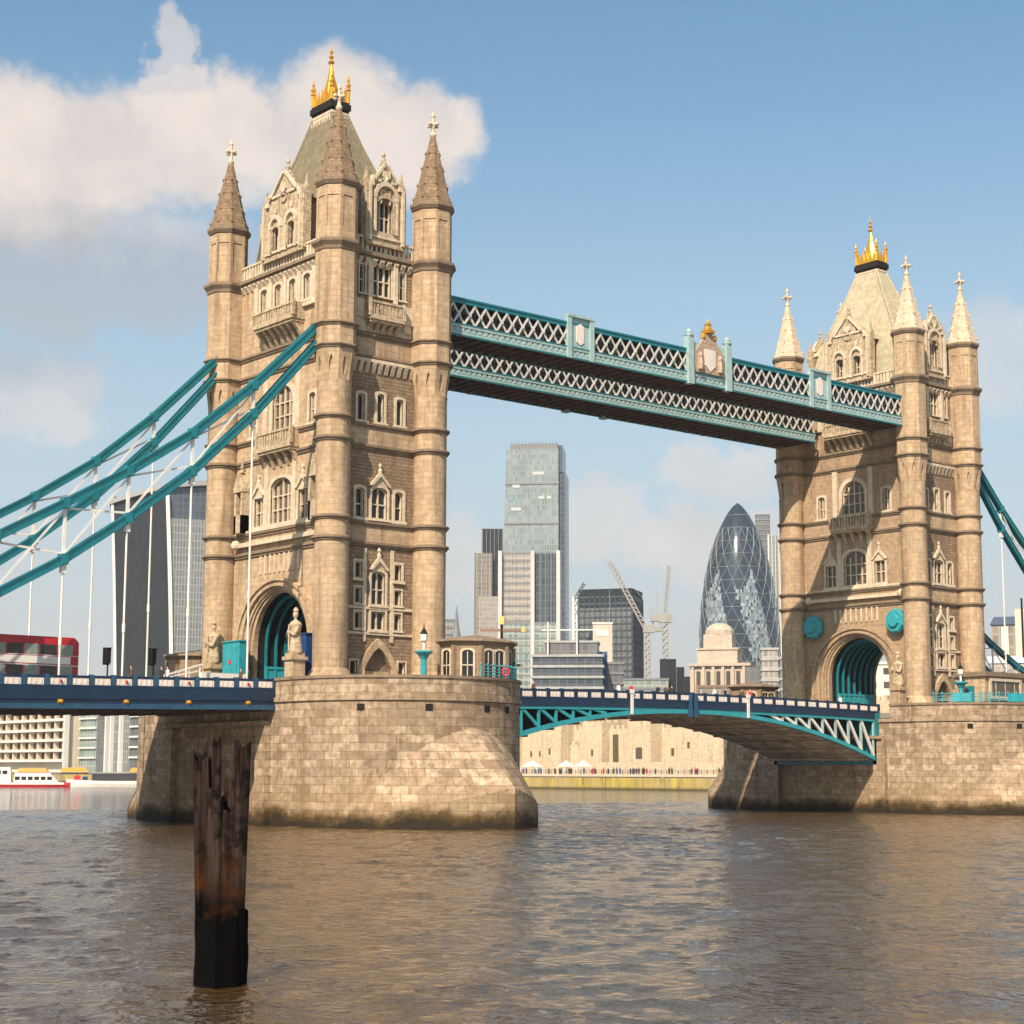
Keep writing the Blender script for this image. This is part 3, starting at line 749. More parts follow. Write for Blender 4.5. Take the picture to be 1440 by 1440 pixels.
    # ---- parapets
    for fn, hw in ((fE, 3.6), (fW, 3.6), (fS, 7.8), (fN, 7.8)):
        b = MB(); balustrade(b, fn, -hw, hw, 51.35, 52.85, .15, .5); 
        corbels(b, fn, -hw, hw, 50.15, 50.65, int(hw * 2.6), .42)
        b.build('parapet', TRIM, o)
    b = MB(); b.box(cx - 4.3, cx + 4.3, -8.3, 8.3, 51.0, 51.5); b.build('roof_gutter', LEAD, o)
    # ---- gables
    gable(o, fE, .2, 2.0, 52.3, 58.3, 60.4, [(.2, 1.7, 53.5, 56.7, 'tudor')], 3.2)
    gable(o, fS, 0, 3.4, 52.4, 58.4, 61.0, [(-1.35, 1.0, 52.9, 55.4, 'tudor'), (1.35, 1.0, 52.9, 55.4, 'tudor')], 2.4)
    gable(o, fW, .2, 2.0, 52.3, 58.3, 60.4, [], 3.2)
    gable(o, fN, 0, 3.4, 52.4, 58.4, 61.0, [], 2.4)
    hv = MB()
    b = MB()
    window(fE, o, .2, 1.7, 53.5, 56.7, 'tudor', mull=2, tran=1, trim=.12, sill=False, proud=.05)
    for s_ in (-1, 1): window(fS, o, s_ * 1.35, 1.0, 52.9, 55.4, 'tudor', mull=1, tran=1, trim=.1, sill=False, proud=.05)
    # ---- main roof
    b = MB(); lv = [(51.5, 3.7, 7.2), (53.2, 3.6, 7.0), (55.5, 3.4, 6.5), (57.5, 3.1, 5.85), (60.5, 2.48, 4.55), (63.5, 1.72, 3.05), (67.2, .88, 1.5)]
    for i in range(len(lv) - 1):
        z0, a0, b0 = lv[i]; z1, a1, b1 = lv[i + 1]
        c0 = [(cx - a0, -b0, z0), (cx + a0, -b0, z0), (cx + a0, b0, z0), (cx - a0, b0, z0)]; c1 = [(cx - a1, -b1, z1), (cx + a1, -b1, z1), (cx + a1, b1, z1), (cx - a1, b1, z1)]
        for k in range(4): b.face([c0[k], c0[(k + 1) % 4], c1[(k + 1) % 4], c1[k]])
    b.build('roof', SLATE, o)
    for sx in (-1, 1):
        for sy in (-1, 1):
            b = MB()
            for i in range(len(lv) - 1):
                z0, a0, b0 = lv[i]; z1, a1, b1 = lv[i + 1]
                b.bar((cx + sx * a0, sy * b0, z0), (cx + sx * a1, sy * b1, z1), .22, .22)
            b.build('hip_roll', SLATE, o)
    b = MB()
    b.box(cx - 1.0, cx + 1.0, -1.72, 1.72, 66.5, 66.95); b.box(cx - 1.04, cx + 1.04, -1.76, 1.76, 66.95, 67.2)
    for k in range(8): b.box(cx - 1.12, cx + 1.12, -1.62 + .44 * k, -1.46 + .44 * k, 66.2, 66.6)
    b.build('roof_collar', TRIM, o)
    b = MB(); b.box(cx - 1.0, cx + 1.0, -1.7, 1.7, 67.2, 67.5); b.box(cx - 1.15, cx + 1.15, -1.85, 1.85, 67.5, 68.1); b.box(cx - 1.02, cx + 1.02, -1.72, 1.72, 68.1, 68.3); b.build('roof_platform', LEAD, o)
    # gilded crown: crested sides, spirelet, corner finials
    b = MB()
    for sx in (-1, 1):
        for sy in (-1, 1):
            p = (cx + sx * .95, sy * 1.6, 68.3); b.lathe(p, [(.17, 0), (.17, 1.2), (.27, 1.3), (.15, 1.5), (.27, 1.8), (.08, 2.1), (.16, 2.3), (.03, 2.8)], 8)
    for (ax, n_) in (('x', 3), ('y', 5)):
        for s_ in (-1, 1):
            fnn = (lambda u, v, d, s_=s_: (cx + u, s_ * (1.56 + d), v)) if ax == 'x' else (lambda u, v, d, s_=s_: (cx + s_ * (.92 + d), u, v))
            L = .85 if ax == 'x' else 1.5
            strip(b, fnn, -L, L, 68.3, 68.6, .06, -.06)
            for k in range(n_):
                u = -L + 2 * L * (k + .5) / n_; q = L / n_
                b.poly([(u - q, 68.6), (u + q, 68.6), (u + q * .3, 69.3), (u, 69.75), (u - q * .3, 69.3)], fnn, .05, -.05)
    b.lathe((cx, 0, 68.3), [(1.5, 0), (1.25, .7), (.8, 1.7), (.42, 2.8), (.22, 3.8), (.13, 4.3)], 8, math.pi / 8, .7, 1.1)
    b.lathe((cx, 0, 72.4), [(.1, 0), (.34, .3), (.1, .6), (.26, .85), (.08, 1.1), (.2, 1.35), (.04, 1.6), (.03, 2.2)], 8)
    b.build('gilded_crown', GOLD, o)
    # ---- turrets
    for sx in (-1, 1):
        for sy in (-1, 1):
            c = (cx + sx * TX, sy * TY, 0); near = (sy == -1 or sx == -1)
            b = MB(); prof = [(1.95, 11.3), (1.95, 12.6), (1.75, 13.0), (TR, 13.3), (TR, 38.2), (TR + .05, 38.6)]
            b.lathe(c, prof, 32, 0)
            ph = math.pi / 8
            b.lathe(c, [(1.3, 38.0), (1.6, 41.3), (1.9, 41.4), (1.9, 50.6)], 8, ph)
            for k in range(8):
                a = ph + 2 * math.pi * (k + .5) / 8; cz, sz = math.cos(a), math.sin(a)
                def ff(u, v, d, cz=cz, sz=sz):
                    t_ = (v - 38.0) / 3.42; t_ = t_ ** 1.25 if t_ > 0 else t_; rr = 1.36 + (1.755 - 1.36) * t_ + d
                    return (c[0] + rr * cz - u * sz, c[1] + rr * sz + u * cz, v)
                w0, w1 = 1.38 * .4142, 1.77 * .4142
                lens = [(.21 * math.sin(math.pi * q / 6), 38.9 + 1.9 * q / 6) for q in range(7)] + [(-.21 * math.sin(math.pi * q / 6), 38.9 + 1.9 * q / 6) for q in range(5, 0, -1)]
                b.poly([(-w0, 38.0), (w0, 38.0), (w0 + (w1 - w0) * .4, 39.7), (w1, 41.42), (-w1, 41.42), (-w0 - (w1 - w0) * .4, 39.7)], ff, 0, -.22, [lens])
            b.lathe(c, [(1.76, 51.4), (1.76, 56.2)], 8, ph)
            tu = b.build('turret', STONE, o, 30)
            b = MB()
            for k in range(8):
                a = ph + 2 * math.pi * k / 8; d = Vector((math.cos(a), math.sin(a), 0)); C0 = Vector(c)
                b.bar(C0 + d * 1.68 + Vector((0, 0, 51.4)), C0 + d * 1.68 + Vector((0, 0, 56.2)), .3, .3)
                # lancet panel heads
                a2 = a + math.pi / 8; d2 = Vector((math.cos(a2), math.sin(a2), 0)); rr = 1.76 * math.cos(math.pi / 8)
                b.bar(C0 + d2 * rr + Vector((0, 0, 55.3)), C0 + d2 * rr + Vector((0, 0, 56.2)), 1.2, .16, (-d2.y, d2.x, 0)); b.bar(C0 + d2 * rr + Vector((0, 0, 51.4)), C0 + d2 * rr + Vector((0, 0, 52.4)), 1.2, .16, (-d2.y, d2.x, 0))
            b.build('shaft_rib', STONE, tu)
            for (z0, z1) in LV[:4]:
                zm = (z0 + z1) / 2; b = MB(); b.lathe(c, [(TR - .05, z0), (TR + .13, z0 + .03), (TR + .15, zm - .02), (TR + .29, zm), (TR + .29, z1 - .06), (TR - .05, z1 + .1)], 32); b.build('moulding', COPING, tu)
            for (z0, z1) in LV[4:6]:
                zm = (z0 + z1) / 2; b = MB(); b.lathe(c, [(1.8, z0), (2.02, z0 + .03), (2.04, zm), (2.18, zm + .02), (2.18, z1 - .06), (1.8, z1 + .1)], 8, ph); b.build('moulding', COPING, tu)
            b = MB(); b.lathe(c, [(1.8, 50.1), (2.0, 50.35), (2.05, 50.6), (2.34, 50.95), (2.34, 51.2), (1.7, 51.45)], 8, ph); b.build('moulding', COPING, tu)
            b = MB(); b.lathe(c, [(1.75, 54.9 + 1.3), (1.95, 56.3), (2.15, 56.6), (2.15, 56.85), (1.7, 57.0)], 8, ph); b.build('moulding', COPING, tu)
            b = MB(); b.lathe(c, [(1.98, 56.9), (1.55, 58.3), (1.02, 60.5), (.5, 62.7), (.22, 63.9)], 8, ph)
            sp = b.build('spire', SPIRE, tu)
            # crockets on the spire edges
            b = MB()
            for k in range(8):
                a = ph + 2 * math.pi * k / 8
                for (r_, z_) in ((1.83, 57.4), (1.45, 58.8), (1.05, 60.5), (.68, 62.0)):
                    b.lathe((c[0] + r_ * math.cos(a), c[1] + r_ * math.sin(a), z_), [(.05, -.15), (.13, .02), (.04, .22)], 5)
            b.build('crocket_row', SPIRE, tu)
            b = MB(); b.lathe(c, [(.24, 63.7), (.34, 63.95), (.2, 64.15), (.16, 64.5), (.2, 64.7), (.14, 65.6), (.22, 65.8), (.1, 66.05), (.03, 66.3)], 8)
            for a in range(4):
                d = Vector((math.cos(a * math.pi / 2 + .2), math.sin(a * math.pi / 2 + .2), 0)); p = Vector(c) + Vector((0, 0, 64.95))
                b.tube(p, p + d * .45, .13, 6, .16); b.sphere(p + d * .52, .19, 7, 5)
            b.build('cross_finial', TRIM, tu)
    return o
TOWER = make_tower('larger nearer stone bridge tower whose left side takes the two long chains', 0, 'twin bridge towers')
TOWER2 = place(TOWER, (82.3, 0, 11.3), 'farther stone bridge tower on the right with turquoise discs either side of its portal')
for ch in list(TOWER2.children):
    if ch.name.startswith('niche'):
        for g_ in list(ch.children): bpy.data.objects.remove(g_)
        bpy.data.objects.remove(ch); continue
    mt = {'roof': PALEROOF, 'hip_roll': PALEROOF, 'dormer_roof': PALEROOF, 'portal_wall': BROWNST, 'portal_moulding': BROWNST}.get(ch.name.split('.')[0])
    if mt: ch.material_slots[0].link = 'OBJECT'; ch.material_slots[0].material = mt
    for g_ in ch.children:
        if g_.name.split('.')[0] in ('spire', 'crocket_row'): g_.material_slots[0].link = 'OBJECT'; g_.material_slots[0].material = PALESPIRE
for s_ in (-1, 1):
    b = MB(); p = Vector((82.3 - WX - .55, s_ * 6.35, 22.3))
    def disc(r0, r1, xa, xb, n=8):
        i0 = len(b.v)
        for (r, x) in ((r0, xa), (r1, xb)):
            for k in range(n):
                a = math.pi / 8 + 2 * math.pi * k / n; b.v.append((x, p.y + r * math.cos(a), p.z + r * math.sin(a)))
        for k in range(n):
            j = (k + 1) % n; b.f.append((i0 + k, i0 + j, i0 + n + j, i0 + n + k)); b.uv.append(None); b.mi.append(0)
        b.f.append(tuple(i0 + n + k for k in range(n))); b.uv.append(None); b.mi.append(0)
    disc(1.35, 1.55, 82.3 - WX + .05, p.x - .1); disc(1.55, 1.3, p.x - .1, p.x - .45); disc(.9, .7, p.x - .4, p.x - .75)
    b.build('portal_disc', TEALL, TOWER2, 30)

# ------------------------------------------------------------------ suspension chains
UP = [(-6.3, 44.1), (-13.2, 37.25), (-18.95, 32.35), (-24.7, 28.5), (-30.1, 25.35), (-35.7, 22.2), (-41.4, 19.5), (-47, 17.2), (-52.6, 15.4), (-58, 14.4)]
LOW = [(-6.3, 42.6), (-13.2, 34.75), (-18.95, 29.15), (-24.7, 24.65), (-30.1, 20.9), (-35.7, 17.7), (-41.4, 15.5), (-47, 14.2), (-52.6, 13.6), (-58, 13.7)]
deckz = lambda x: 11.25 + .022 * (min(0, x + 10.7) if x < 41 else min(0, 93 - x))
def chain(y, mirror, label):
    M = (lambda x: 82.3 - x) if mirror else (lambda x: x)
    o = thing('suspension_chain', label, 'suspension chain', (M(-6.3), y, 40), 'suspension chains of the bridge')
    for nm, L in (('upper_chord', UP), ('lower_chord', LOW)):
        b = MB()
        for (a, c) in zip(L, L[1:]):
            for dy in (-.24, .24): b.bar((M(a[0]), y + dy, a[1]), (M(c[0]), y + dy, c[1]), .09, .72)
            b.bar((M(a[0]), y, a[1] + .34), (M(c[0]), y, c[1] + .34), .72, .07); b.bar((M(a[0]), y, a[1] - .34), (M(c[0]), y, c[1] - .34), .72, .07)
            b.bar((M(a[0]), y, a[1]), (M(c[0]), y, c[1]), .30, .16)
            b.bar((M(a[0]), y, a[1] + .12), (M(c[0]), y, c[1] + .12), .64, .06)
        for a in L[1:]: b.box(M(a[0]) - .3, M(a[0]) + .3, y - .4, y + .4, a[1] - .42, a[1] + .40)
        b.build(nm, TEAL, o)
    for i in range(1, len(UP) - 1):
        b = MB(); u_, l_ = UP[i], LOW[i]
        b.bar((M(u_[0]), y, u_[1] - .4), (M(l_[0]), y, l_[1] + .4), .26, .16)
        b.bar((M(u_[0]), y - .12, u_[1] - .45), (M(UP[i + 1][0]), y - .12, LOW[i + 1][1] + .4), .07, .17)
        b.bar((M(l_[0]), y + .12, l_[1] + .45), (M(UP[i + 1][0]), y + .12, UP[i + 1][1] - .4), .07, .17)
        b.build('brace', WHITE, o)
        b = MB(); x = M(l_[0]); zt = l_[1] - .4; zb = deckz(x) + .7
        b.box(x - .22, x + .22, y - .16, y + .16, zt - .7, zt)
        b.tube((x, y, zt - .5), (x, y, zb), .09, 8); zm = zb + (zt - zb) * .33
        b.tube((x, y, zm - .35), (x, y, zm + .35), .14, 8)
        b.build('hanger', WHITE, o)
chain(-8.75, False, 'teal suspension chain in front, ending on the nearer tower between its two faces')
chain(8.75, False, 'teal suspension chain behind, meeting the far left turret of the nearer tower')
chain(-8.75, True, 'teal suspension chain leaving the right side of the farther tower at upper height')
chain(8.75, True, 'low dark teal suspension chain seen behind the farther tower near the pier top')

# ------------------------------------------------------------------ side span decks and bascules
def parapet_row(o, y, sg, xs, zf, rail_mat, post_mat):
    """posts at xs, framed cream panels between, rails above and below; sg = outward direction"""
    pm = None
    for i, x in enumerate(xs):
        z = zf(x); b = MB(); b.box(x - .19, x + .19, y - .16, y + .16, z - .78, z + .06)
        b.build('parapet_post', post_mat, o)
        if i + 1 < len(xs):
            x2 = xs[i + 1]; c = (x + x2) / 2; hw = (x2 - x) / 2 - .25; z = zf(c)
            b = MB(); b.box(c - hw, c + hw, y + sg * .02, y + sg * .10, z - .755, z - .22)
            for k in range(3):
                b.box(c - hw + hw * 2 * (k + .5) / 3 - .06, c - hw + hw * 2 * (k + .5) / 3 + .06, y + sg * .10, y + sg * .13, z - .66, z - .28)
            b.build('parapet_panel', PANELW, o)
    b = MB(); x0, x1 = xs[0], xs[-1]; n = max(1, int((x1 - x0) / 4))
    b.slope(x0, x1, y - .13, y + .13, lambda x: zf(x) - .21, lambda x: zf(x) - .02, n)
    b.slope(x0, x1, y - .08, y + .08, lambda x: zf(x) - .80, lambda x: zf(x) - .20, n)
    b.slope(x0, x1, y - .15, y + .15, lambda x: zf(x) - .95, lambda x: zf(x) - .78, n)
    b.build('parapet_rail', rail_mat, o)

def side_span(label, x0, x1, mirror):
    """x0 at the pier, x1 away from it"""
    M = (lambda x: 82.3 - x) if mirror else (lambda x: x)
    lo, hi = min(M(x0), M(x1)), max(M(x0), M(x1))
    zt = lambda x: 12.22 + .0195 * (min(0, x + 10.7) if not mirror else min(0, 93 - x))
    o = thing('side_span_deck', label, 'bridge deck', (M(x0), 0, 11), 'side span decks')
    n = 14
    b = MB(); b.slope(lo, hi, -6.2, 6.2, lambda x: zt(x) - 1.55, lambda x: zt(x) - 1.05, n); b.build('roadway', ASPH, o)
    for sg in (-1, 1):
        b = MB(); ya, yb = sorted((sg * 6.25, sg * 9.0)); b.slope(lo, hi, ya, yb, lambda x: zt(x) - 1.55, lambda x: zt(x) - .93, n); b.build('footway', PAVE, o)
        b = MB(); ya, yb = sorted((sg * 8.95, sg * 9.30)); b.slope(lo, hi, ya, yb, lambda x: zt(x) - 1.85, lambda x: zt(x) - .96, n)
        ya, yb = sorted((sg * 8.95, sg * 9.22)); b.slope(lo, hi, ya, yb, lambda x: zt(x) - 2.2, lambda x: zt(x) - 1.86, n); b.build('girder', NAVY, o)
        b = MB(); ya, yb = sorted((sg * 8.9, sg * 9.36)); b.slope(lo, hi, ya, yb, lambda x: zt(x) - 2.6, lambda x: zt(x) - 2.2, n); b.build('lower_flange', BLUE, o)
        xs = [M(x0 - .25) + (-1 if not mirror else 1) * 1.8667 * k for k in range(27)]
        xs = sorted(xs); parapet_row(o, sg * 9.15, sg, xs, zt, NAVY, BLUE)
        for k in range(8):
            x = M(-13.35 - 5.6 * k); z = zt(x)
            b = MB(); b.cbox((x, sg * 9.27, z - 2.17), .42, .16, .28); b.sphere((x, sg * 9.36, z - 2.03), .17, 8, 6); b.build('gilt_boss', GOLD, o)
            b = MB(); b.sphere((x, sg * 9.33, z - .48), .10, 8, 6); b.cbox((x, sg * 9.32, z - .60), .16, .05, .24); b.build('red_boss', RED, o)
    b = MB(); b.slope(lo, hi, -8.9, 8.9, lambda x: zt(x) - 2.05, lambda x: zt(x) - 1.6, n)
    k = 0; x = lo + 1
    while x < hi: b.box(x - .18, x + .18, -8.85, 8.85, zt(x) - 2.75, zt(x) - 2.0); x += 2.8
    for y in (-6, -3, 0, 3, 6): b.slope(lo, hi, y - .15, y + .15, lambda x: zt(x) - 2.55, lambda x: zt(x) - 2.0, n)
    b.build('floor_beams', SOFFIT, o)
    return o
side_span('dark blue side span deck with cream parapet panels carrying the red bus', -10.5, -66, False)
side_span('side span deck beyond the farther tower, almost hidden by its pier', -10.5, -66, True)

def bascule(label, mirror, brace_mat):
    M = (lambda x: 82.3 - x) if mirror else (lambda x: x)
    x0, x1 = 10.55, 41.0
    o = thing('bascule_leaf', label, 'bascule', (M(x0), 0, 11), 'bascule leaves')
    zt = lambda x: 12.66 - .40 * (abs(x - 41.15) / 30.5) ** 1.8
    zb = lambda x: 10.55 - 4.85 * (abs(x - 41.15) / 30.5) ** 2.15
    lo, hi = min(M(x0), M(x1)), max(M(x0), M(x1)); n = 22
    b = MB(); b.slope(lo, hi, -5.0, 5.0, lambda x: zt(x) - 1.6, lambda x: zt(x) - 1.1, n); b.build('roadway', ASPH, o)
    for sg in (-1, 1):
        ya, yb = sorted((sg * 5.05, sg * 7.4)); b = MB(); b.slope(lo, hi, ya, yb, lambda x: zt(x) - 1.6, lambda x: zt(x) - .97, n); b.build('footway', PAVE, o)
        ya, yb = sorted((sg * 7.35, sg * 7.68)); b = MB(); b.slope(lo, hi, ya, yb, lambda x: zt(x) - 1.62, lambda x: zt(x) - .96, n); b.build('girder', NAVY, o)
        xs = [lo + (hi - lo) * k / 17 for k in range(18)]
        parapet_row(o, sg * 7.55, sg, xs, zt, NAVY, NAVY)
        ya, yb = sorted((sg * 7.25, sg * 7.62)); b = MB(); b.slope(lo, hi, ya, yb, lambda x: zb(x) - .02, lambda x: zb(x) + .42, n)
        ya, yb = sorted((sg * 7.2, sg * 7.60)); b.slope(lo, hi, ya, yb, lambda x: max(zt(x) - 1.95, zb(x) + .43), lambda x: max(zt(x) - 1.63, zb(x) + .44), n)
        b.build('bottom_chord', TEALL, o)
        N = 11; nodes = [x0 + .8 + (x1 - x0 - 6) * k / N for k in range(N + 1)]
        for k in range(N):
            xa, xb = M(nodes[k]), M(nodes[k + 1]); y = sg * 7.42
            if zt(xa) - 1.9 - zb(xa) < .8: continue
            b = MB(); b.bar((xa, y, zb(xa) + .4), (xa, y, zt(xa) - 1.8), .26, .20); b.build('truss_post', TEALP if mirror else brace_mat, o)
            b = MB(); b.bar((xa, y, zt(xa) - 1.8), (xb, y, zb(xb) + .4), .22, .30) if not mirror else b.bar((xb, y, zt(xb) - 1.8), (xa, y, zb(xa) + .4), .22, .30)
            b.build('truss_diagonal', TEALL if not mirror else brace_mat, o)
    b = MB(); b.slope(lo, hi, -7.2, 7.2, lambda x: zb(x) - .06, lambda x: zb(x) + .06, n)
    for y in (-4.9, -2.45, 0, 2.45, 4.9): b.slope(lo, hi, y - .09, y + .09, lambda x: zb(x) - .22, lambda x: zb(x) - .07, n)
    for k in range(9): x = lo + (hi - lo) * (k + .5) / 9; b.box(x - .12, x + .12, -7.15, 7.15, zb(x) - .30, zb(x) - .1)
    b.build('soffit', SOFFG, o)
    b = MB()
    for y in (-2.4, 2.4): b.slope(lo, hi, y - .2, y + .2, lambda x: zb(x) + .07, lambda x: zt(x) - 1.62, n)
    b.slope(lo, hi, -7.2, 7.2, lambda x: zt(x) - 1.85, lambda x: zt(x) - 1.65, n)
    b.build('inner_girder', SOFFIT, o)
    # tail girder where the leaf meets the pier
    b = MB(); xa, xb = sorted((M(10.6), M(11.3))); b.box(xa, xb, -7.75, 7.75, zb(M(10.9)) - .35, zt(M(10.9)) - 1.0); b.build('heel_girder', TEAL, o)
    x = M(32.4) if not mirror else M(32.7)
    for sg in (-1,):
        b = MB(); b.box(x - .17, x + .17, sg * 7.72 - .1, sg * 7.72 + .02, zt(x) - 2.35, zt(x) + .1); b.box(x - .26, x + .26, sg * 7.72 - .14, sg * 7.72 + .02, zt(x) - .25, zt(x) + .15); b.build('depth_board', WHITE, o)
    xx = M(40.75)
    for sg in (-1, 1): b = MB(); b.cbox((xx, sg * 7.78, zt(xx) - 1.7), .32, .35, 1.65); b.cbox((xx, sg * 7.78, zt(xx) - 2.5), .5, .3, .8); b.build('nose_lock', BLUE, o)
    return o
bascule('bascule leaf hinged at the nearer pier, thin teal arch edge over the cream fortress walls', False, TEALL)
bascule('bascule leaf hinged at the farther pier, its brown underside and pale truss in view', True, WHITE)

# ------------------------------------------------------------------ high level walkways
def walkway(label, yo, yi):
    """yo outer face, yi inner face"""
    lo, hi = 6.6, 75.9; ya, yb = sorted((yo, yi)); yc = (yo + yi) / 2
    o = thing('high_walkway', label, 'footbridge', (41.15, yc, 45.2), 'high level walkways')
    b = MB(); b.box(lo, hi, ya + .12, yb - .12, 45.3, 45.75); x = lo + .7
    while x < hi: b.box(x - .1, x + .1, ya + .14, yb - .14, 45.12, 45.3); x += 1.36
    b.box(lo, hi, ya + 1.2, ya + 1.35, 45.14, 45.3); b.box(lo, hi, yb - 1.35, yb - 1.2, 45.14, 45.3)
    b.build('soffit', SOFFIT, o)
    b = MB(); b.box(lo, hi, ya + .45, yb - .45, 45.75, 48.2); b.build('glazing', GLASS, o)
    b = MB(); b.box(lo, hi, ya - .05, yb + .05, 48.25, 48.75)
    b.hexa([(lo, ya, 48.76), (hi, ya, 48.76), (hi, yb, 48.76), (lo, yb, 48.76), (lo, yc - .5, 49.25), (hi, yc - .5, 49.25), (hi, yc + .5, 49.25), (lo, yc + .5, 49.25)])
    b.box(lo, hi, ya - .14, yb + .14, 48.62, 48.80)
    b.build('roof', TEAL, o)
    for y, sg in ((ya, -1), (yb, 1)):
        f = lambda u, v, d, y=y, sg=sg: (u, y + sg * d, v)
        b = MB()
        strip(b, f, lo, hi, 45.25, 45.5, .10, -.1); strip(b, f, lo, hi, 45.5, 45.95, 0, -.12); strip(b, f, lo, hi, 45.95, 46.2, .12, -.1); 
        n = 100
        for k in range(n):
            u = lo + (hi - lo) * (k + .5) / n; strip(b, f, u - .2, u + .2, 45.56, 45.90, .08, 0)
        b.build('cornice', TEALP, o)
        b = MB(); strip(b, f, lo, hi, 45.10, 45.25, .16, -.1); strip(b, f, lo, hi, 46.2, 46.3, .16, -.1); b.build('teal_moulding', TEAL, o)
        outer = (y == yo)
        for (u0_, u1_, nb) in (((lo, 22.4, 12), (25.4, 39.2, 10), (45.5, 58.8, 10), (62.0, hi, 11)) if outer else ((lo, hi, 51),)):
            b = MB(); q = (u1_ - u0_) / nb
            for k in range(nb):
                a = u0_ + q * k
                for (p_, r_, dd) in (((a, 46.32), (a + q, 48.22), .03), ((a + q, 46.32), (a, 48.22), -.05)):
                    b.bar(f(p_[0], p_[1], dd), f(r_[0], r_[1], dd), .20, .08, (0, 0, 1))
                c = f(a + q / 2, 47.27, .06); b.cbox((c[0], c[1], c[2] - .16), .32, .08, .32)
            b.build('lattice', LATT, o)
        for (c, hw) in (((23.9, 1.5), (60.4, 1.5)) if outer else ()):
            b = MB(); strip(b, f, c - hw, c + hw, 46.2, 49.3, .08, -.15)
            for s_ in (-1, 1): strip(b, f, c + s_ * hw - .28, c + s_ * hw + .28, 45.1, 49.45, .28, -.15)
            strip(b, f, c - hw - .3, c + hw + .3, 49.3, 49.55, .34, -.2)
            pn = b.build('pylon_panel', TEALP, o)
            b = MB(); b.poly([(c - .5, 46.9), (c, 46.6), (c + .5, 46.9), (c + .5, 48.5), (c, 48.8), (c - .5, 48.5)], f, .16, .08); b.build('shield', PANELW, pn)
    # middle crest on the outer face
    y, sg = (yo, -1 if yo < yi else 1); f = lambda u, v, d: (u, y + sg * d, v); c = 42.3
    b = MB(); strip(b, f, c - 2.9, c + 2.9, 45.9, 49.6, .1, -.2)
    for s_ in (-1, 1):
        strip(b, f, c + s_ * 2.9 - .4, c + s_ * 2.9 + .4, 44.95, 50.1, .45, -.3)
        p = f(c + s_ * 2.9, 50.1, .08); b.lathe(p, [(.5, 0), (.55, .12), (.3, .25), (.36, .5), (.05, .85)], 8)
    cb = b.build('crest_bay', TEALP, o)
    b = MB(); b.poly([(c - 2.1, 46.4), (c + 2.1, 46.4), (c + 2.2, 48.6), (c + 1.3, 49.6), (c + .8, 50.5), (c, 50.9), (c - .8, 50.5), (c - 1.3, 49.6), (c - 2.2, 48.6)], f, .32, .08)
    for s_ in (-1, 1):
        p = f(c + s_ * 1.5, 46.7, .4); b.lathe(p, [(.3, 0), (.35, .6), (.25, 1.2), (.32, 1.5), (.1, 1.9)], 7)
    b.build('crest', plain('crest_stone', (.40, .29, .205), .7, 0, .3, 4), cb)
    b = MB(); b.poly([(c - .8, 47.9), (c - .8, 47.3), (c, 46.6), (c + .8, 47.3), (c + .8, 49.0), (c - .8, 49.0)], f, .42, .3); b.build('shield', PANELW, cb)
    b = MB(); p = f(c, 50.8, .1); b.lathe(p, [(.7, 0), (.78, .25), (.5, .5), (.3, .8), (.4, 1.0), (.15, 1.25), (.05, 1.6)], 8)
    for s_ in (-1, 1): q = f(c + s_ * .9, 50.2, .2); b.lathe(q, [(.25, 0), (.3, .3), (.05, .6)], 6)
    b.build('gilded_finial', GOLD, cb)
    return o
walkway('upper white latticed walkway with pale posts and a gilded crest at its middle', -9.4, -4.7)
walkway('lower looking white latticed walkway half hidden behind the crested one', 10.0, 4.4)

